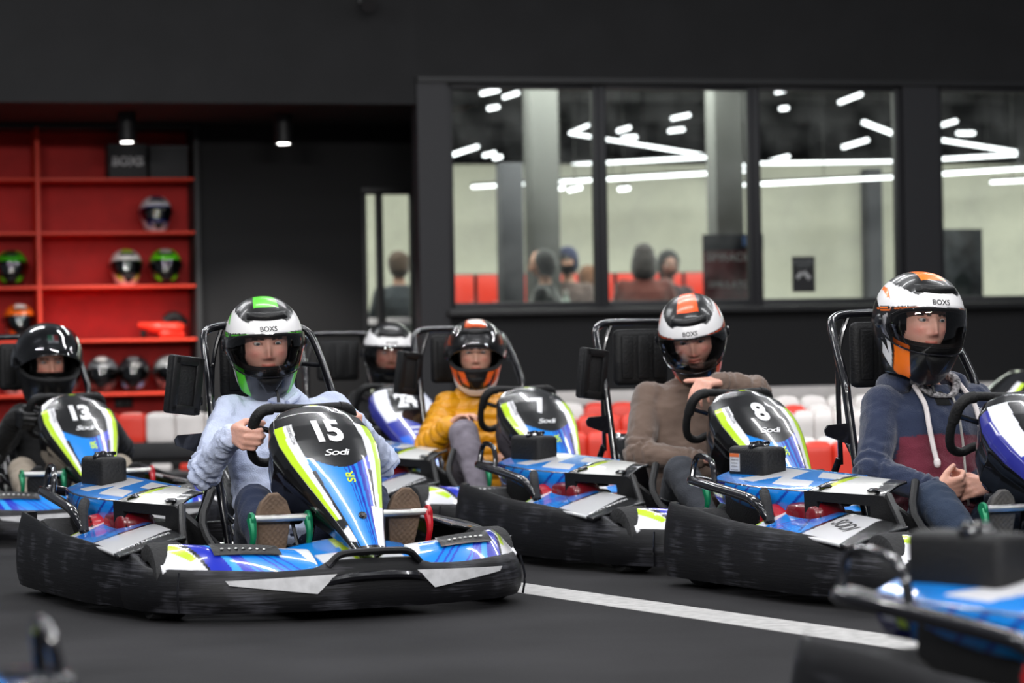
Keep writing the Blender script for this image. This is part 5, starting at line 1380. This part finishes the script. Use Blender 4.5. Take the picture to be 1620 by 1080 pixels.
c_ = np.zeros((len(V_), 3)); c_[:] = lin('26304a'); mk('hood', V_, F_, M_knit, En, col=c_)
m = MB(); loft(m, [(nk-spine*.075+fw*.045, ac*.060, fw*.062), (nk-spine*.03+fw*.022, ac*.062, fw*.066), (nk-spine*.004+fw*.01, ac*.058, fw*.060)], 20, 2); V_ = np.concatenate(m.v); c_ = np.zeros((len(V_), 3)); c_[:] = lin('101114'); mk('t_shirt', V_, m.f, M_cloth, En, col=c_)
def ct(p, q):
    out = np.array([fp(-.125-a*-1*-1, .385+b, .019) for a, b in zip(p, q)]); return out[:, 0], out[:, 1], out[:, 2]
text_on('chest_lettering', 'SC', lambda p, q: ct(p, q+.018), M_num, En, .022, (0, 0), 1.0, 0, 0, .3); text_on('chest_lettering', 'CC', lambda p, q: ct(p, q-.012), M_num, En, .022, (0, 0), 1.0, 0, 0, .3)
strip(En, 'chin_strap', [Jn['head']+fw*.05-vv(0, 0, .17), Jn['head']+fw*.07-vv(0, 0, .21), Jn['head']+fw*.085-vv(0, 0, .245)], .005, M_ink, 6)
for s in (1, -1): shoe(En, vv(s*.21, .585, .08)-B, vv(s*.215, .640, .35)-B, (0, -1, .25), '3a3a3c', plain('grey rubber sole', '4c4a48', .8))

# --- driver of kart 7: yellow quilted jacket, hand on the raised knee
J = dict(pelvis=(.02, -.02, .15), chest=(.0, -.11, .41), neck=(.01, -.11, .585), head=(.025, -.05, .782), hrot=(r_(-24), r_(-3), r_(0)),
         shR=(.135, -.12, .545), shL=(-.135, -.12, .540), elR=(.285, -.01, .375), elL=(-.170, .03, .34), wrR=(.262, .165, .470), wrL=(-.04, .19, .36),
         hipR=(.08, .0, .16), hipL=(-.08, .0, .16), knR=(.225, .25, .440), knL=(-.15, .34, .30), anR=(.235, .42, .175), anL=(-.18, .54, .15),
         handR=((-.45, .45, .42), (-.2, .5, -.85), 1, dict(curl=(26, 34, 26), thumb='side', scale=.92)), handL=((.5, .6, -.1), (0, 0, -1), -1, dict(curl=(25, 25, 20), thumb='side', scale=.9)))
E7, J7, fr = person('young driver in a yellow quilted jacket with a hand on the raised knee', KP['7'], J, dict(top='e09a0c', topmat=M_puff, topname='quilted_jacket', type='puff', legs='7f7883', skin='dfa890', g=.020, size=.90, width=.98, mask=lambda x, y, z: (np.abs(x) > .066) | (z > .058) | (z < -.088) | (y < .02), collar=(.085, .055), lg=.016, lfold=.009, hs=.95))
wear(E7, J7, dict(kind='blob', acc='f2661a', base='1c1a1a', visor='up', vmat=glass('clear dark visor', (.86, .86, .87), 1.6, .03)), 1.0)
m = MB(); cap(m, J7['wrR']-unit(J7['wrR']-J7['elR'])*.045, J7['wrR']-unit(J7['wrR']-J7['elR'])*.005, .036, .034); V_ = np.concatenate(m.v); c_ = np.zeros((len(V_), 3)); c_[:] = lin('4a1f33'); mk('cuff', V_, m.f, M_knit, E7, col=c_)
shoe(E7, vv(.235, .40, .07)-B, vv(.238, .60, .10)-B, (0, -.2, 1), 'a9a3a6', M_brown, .042); shoe(E7, vv(-.18, .57, .08)-B, vv(-.18, .64, .32)-B, (0, -1, .3), 'a9a3a6', M_brown, .042)

# --- driver of kart 13: black fleece, gloves, beige trousers
J = dict(pelvis=(-.04, .0, .14), chest=(-.09, -.12, .40), neck=(-.09, -.13, .575), head=(-.045, -.10, .768), hrot=(r_(-6), r_(-2), r_(0)),
         shR=(.065, -.15, .530), shL=(-.265, -.15, .525), elR=(.24, -.02, .37), elL=(-.37, .0, .37), wrR=(.200, .235, .545), wrL=(-.200, .240, .545),
         hipR=(.05, .0, .15), hipL=(-.13, .0, .15), knR=(.195, .30, .300), knL=(-.255, .30, .300), anR=(.225, .55, .14), anL=(-.21, .55, .14),
         handR=((-.08, .90, -.20), (-1, -.10, 0), 1, dict(curl=(58, 75, 50), thumb='wrap', scale=1.1)), handL=((.08, .90, -.20), (1, -.10, 0), -1, dict(curl=(58, 75, 50), thumb='wrap', scale=1.1)))
E13, J13, fr = person('driver in black with a plain black helmet and beige trousers, far left', KP['13'], J, dict(top='050506', topmat=M_cloth, topname='fleece', legs='a09485', skin='c9917c', gloves='0d0d0e', g=.016, fold=.006, width=1.08, mask=lambda x, y, z: (np.abs(x) > .056) | (z > .05) | (z < -.028) | (y < .02), collar=(.08, .05)))
h13 = wear(E13, J13, dict(kind='plain', acc='2a2a2d', base='101011', visor='up', vmat=M_visord), 1.15, off=(0, 0, .012))
def em(p, q):
    x, y, z = hdir(-p, 36+q); r = hrad(x, y, z)+.004; return x*r, y*r, z*r
P, F, U, T = grid(14, 10, lambda u, v: em((u-.5)*15, (v-.5)*13)); c_ = np.zeros((len(P), 3)); c_[:] = lin('e6e6e6'); paint(c_, U, T, [(0, .3), (.42, .3), (.42, 1.1), (0, 1.1)], '2f9a6a'); paint(c_, U, T, [(.60, .3), (1.1, .3), (1.1, 1.1), (.60, 1.1)], 'c8342e')
mk('badge', P, F, M_helm, h13, col=c_)
text_on('badge_letters', 'AGV', lambda p, q: em(p, q-4.2), M_ink, h13, 3.2, (0, 0), 1, 0, .03, 0)
for s in (1, -1): shoe(E13, vv(s*.215, .585, .08)-B, vv(s*.22, .635, .33)-B, (0, -1, .25), '1a1a1c', M_blks)

# --- driver of kart 24: black clothes, white and black helmet
J = dict(pelvis=(-.14, .0, .14), chest=(-.19, -.12, .40), neck=(-.20, -.13, .585), head=(-.194, -.10, .790), hrot=(r_(-18), r_(-6), r_(-2)),
         shR=(-.040, -.15, .540), shL=(-.36, -.15, .535), elR=(.06, .0, .36), elL=(-.42, .02, .36), wrR=(.08, .20, .46), wrL=(-.22, .22, .46),
         hipR=(-.05, .0, .15), hipL=(-.2, .0, .15), knR=(.14, .32, .30), knL=(-.24, .32, .30), anR=(.20, .55, .14), anL=(-.21, .55, .14))
E24, J24, fr = person('driver in black with a white and black helmet, in kart 24', KP['24'], J, dict(top='050506', topmat=M_cloth, topname='jacket', legs='15161a', skin='b98270', nohand=True, vox=.009, g=.016, fold=.006, width=1.05, mask=bal, collar=(.08, .05)))
wear(E24, J24, dict(kind='race', acc='0d0d0e', text='BOXS', visor='closed', vmat=M_visor), 1.06, 120)

# --- people in the room behind the glass
def stander(label, x, y, top, legs, hz, face, hat=None, kw=None, sitting=0, skin='b98a75', hair='2a211c', broad=1.0):
    z = hz; rz = BA + r_(face)
    J = dict(loc=BL(x, y, 0), rz=rz, pelvis=(0, 0, z-.68), chest=(0, -.02, z-.40), neck=(0, -.01, z-.20), head=(0, .01, z-.02), hrot=(0, r_(-8), 0), shR=(.17*broad, -.01, z-.27), shL=(-.17*broad, -.01, z-.27),
             elR=(.24*broad, .03, z-.53), elL=(-.24*broad, .03, z-.53), wrR=(.18, .20, z-.66), wrL=(-.18, .20, z-.66), hipR=(.09, 0, z-.72), hipL=(-.09, 0, z-.72), knR=(.10, .03, (z-.72)*.52), knL=(-.10, .03, (z-.72)*.52), anR=(.10, 0, .10), anL=(-.10, 0, .10),
             handR=((0, .7, -.6), (-1, 0, 0), 1, dict(curl=(20, 20, 20))), handL=((0, .7, -.6), (1, 0, 0), -1, dict(curl=(20, 20, 20))))
    cl = dict(top=top, legs=legs, vox=.0145, g=.02, width=1.1*broad, depth=1.1, topname='hoodie', skin=skin, fold=.008); cl.update(kw or {})
    E, Jn_, f_ = person(label, None, J, cl, (0, 0, 0))
    for s in (1, -1): shoe(E, (s*.10, -.07, .012), (s*.10, .19, .012), (0, 0, 1), '1c1c1e', M_blks, .046)
    hd = Jn_['head']; m = MB()
    if hat == 'hood':
        cap(m, hd-vv(0, .035, .01), hd-vv(0, .03, .05)*1.0-vv(0, 0, .04), .118, .125, 24); cap(m, hd+vv(0, -.04, .05), hd+vv(0, -.02, -.1), .10, .11, 20)
    elif hat == 'hair':
        cap(m, hd+vv(0, -.016, .034), hd+vv(0, -.03, -.02), .106, .098, 24)
    else:
        cap(m, hd+vv(0, .002, .050), hd+vv(0, -.022, -.01), .106, .106, 24)
    V, N, F = remesh(m, .012, 3); V = V + N*(.004*folds(V, 40))[:, None]
    cc = {'hood': top, 'hair': hair}.get(hat, hat); c_ = np.zeros((len(V), 3)); c_[:] = lin(cc)
    mk({'hood': 'hood', 'hair': 'hair'}.get(hat, 'knit_cap'), V, F, M_knit, E, col=c_)
    return E
stander('person in a navy balaclava and grey top behind the first window', 2.36, 4.2, '5a4a46', '22242a', 1.60, 150, '252a48', dict(mask=lambda x, y, z: (z < -.01) | (z > .035)))
stander('person in a dark red jacket with brown hair, half hidden by the window post', 2.70, 4.7, '4a2220', '22242a', 1.46, 10, 'hair', None, hair='6a4a38')
stander('person seen from behind with a dark hood and maroon top, second window', 3.02, 4.0, '2a2424', '22242a', 1.62, -20, 'hood', dict(paintf=lambda V, col, J, a, t, s, ac, fw: col.__setitem__(V[:, 2] < 1.50, lin('542620'))), broad=1.15)
stander('person in a dark knitted cap facing the camera, second window', 3.38, 4.4, '2a1a20', '22242a', 1.57, 175, '1c1a1c', None, skin='7a554a')
stander('dark figure standing by the column behind the first window', 1.90, 3.35, '15161a', '15161a', 1.56, 60, 'hair', None, hair='141416')
stander('person with tousled brown hair and a dark grey top behind the door glass', .86, 4.5, '2c3138', '22242a', 1.60, 0, 'hair', dict(), hair='4a3a30')
e = empty('drink_bottle', BL(1.99, 3.0, .95), BA, 'pale bottle standing inside on the window counter', 'bottle')
m = MB(); v, f = lathe([(0, 0), (.045, 0), (.048, .02), (.048, .20), (.035, .26), (.018, .30), (.018, .33), (0, .33)], 20); m.add(v, f); m.build('bottle_body', plain('pale green plastic', (.45, .52, .48), .3), e)
m = MB(); v, f = lathe([(0, .325), (.021, .325), (.021, .36), (0, .36)], 16); m.add(v, f); m.build('bottle_cap', M_bwhite, e)
bbox('trim_16', 1.4, 3.3, 2.85, 3.25, .88, .95, plain('counter top', (.05, .05, .05), .5), .01, kind='structure')
bbox('trim_17', 1.45, 3.25, 2.95, 3.20, 0, .88, M_trimb, kind='structure')
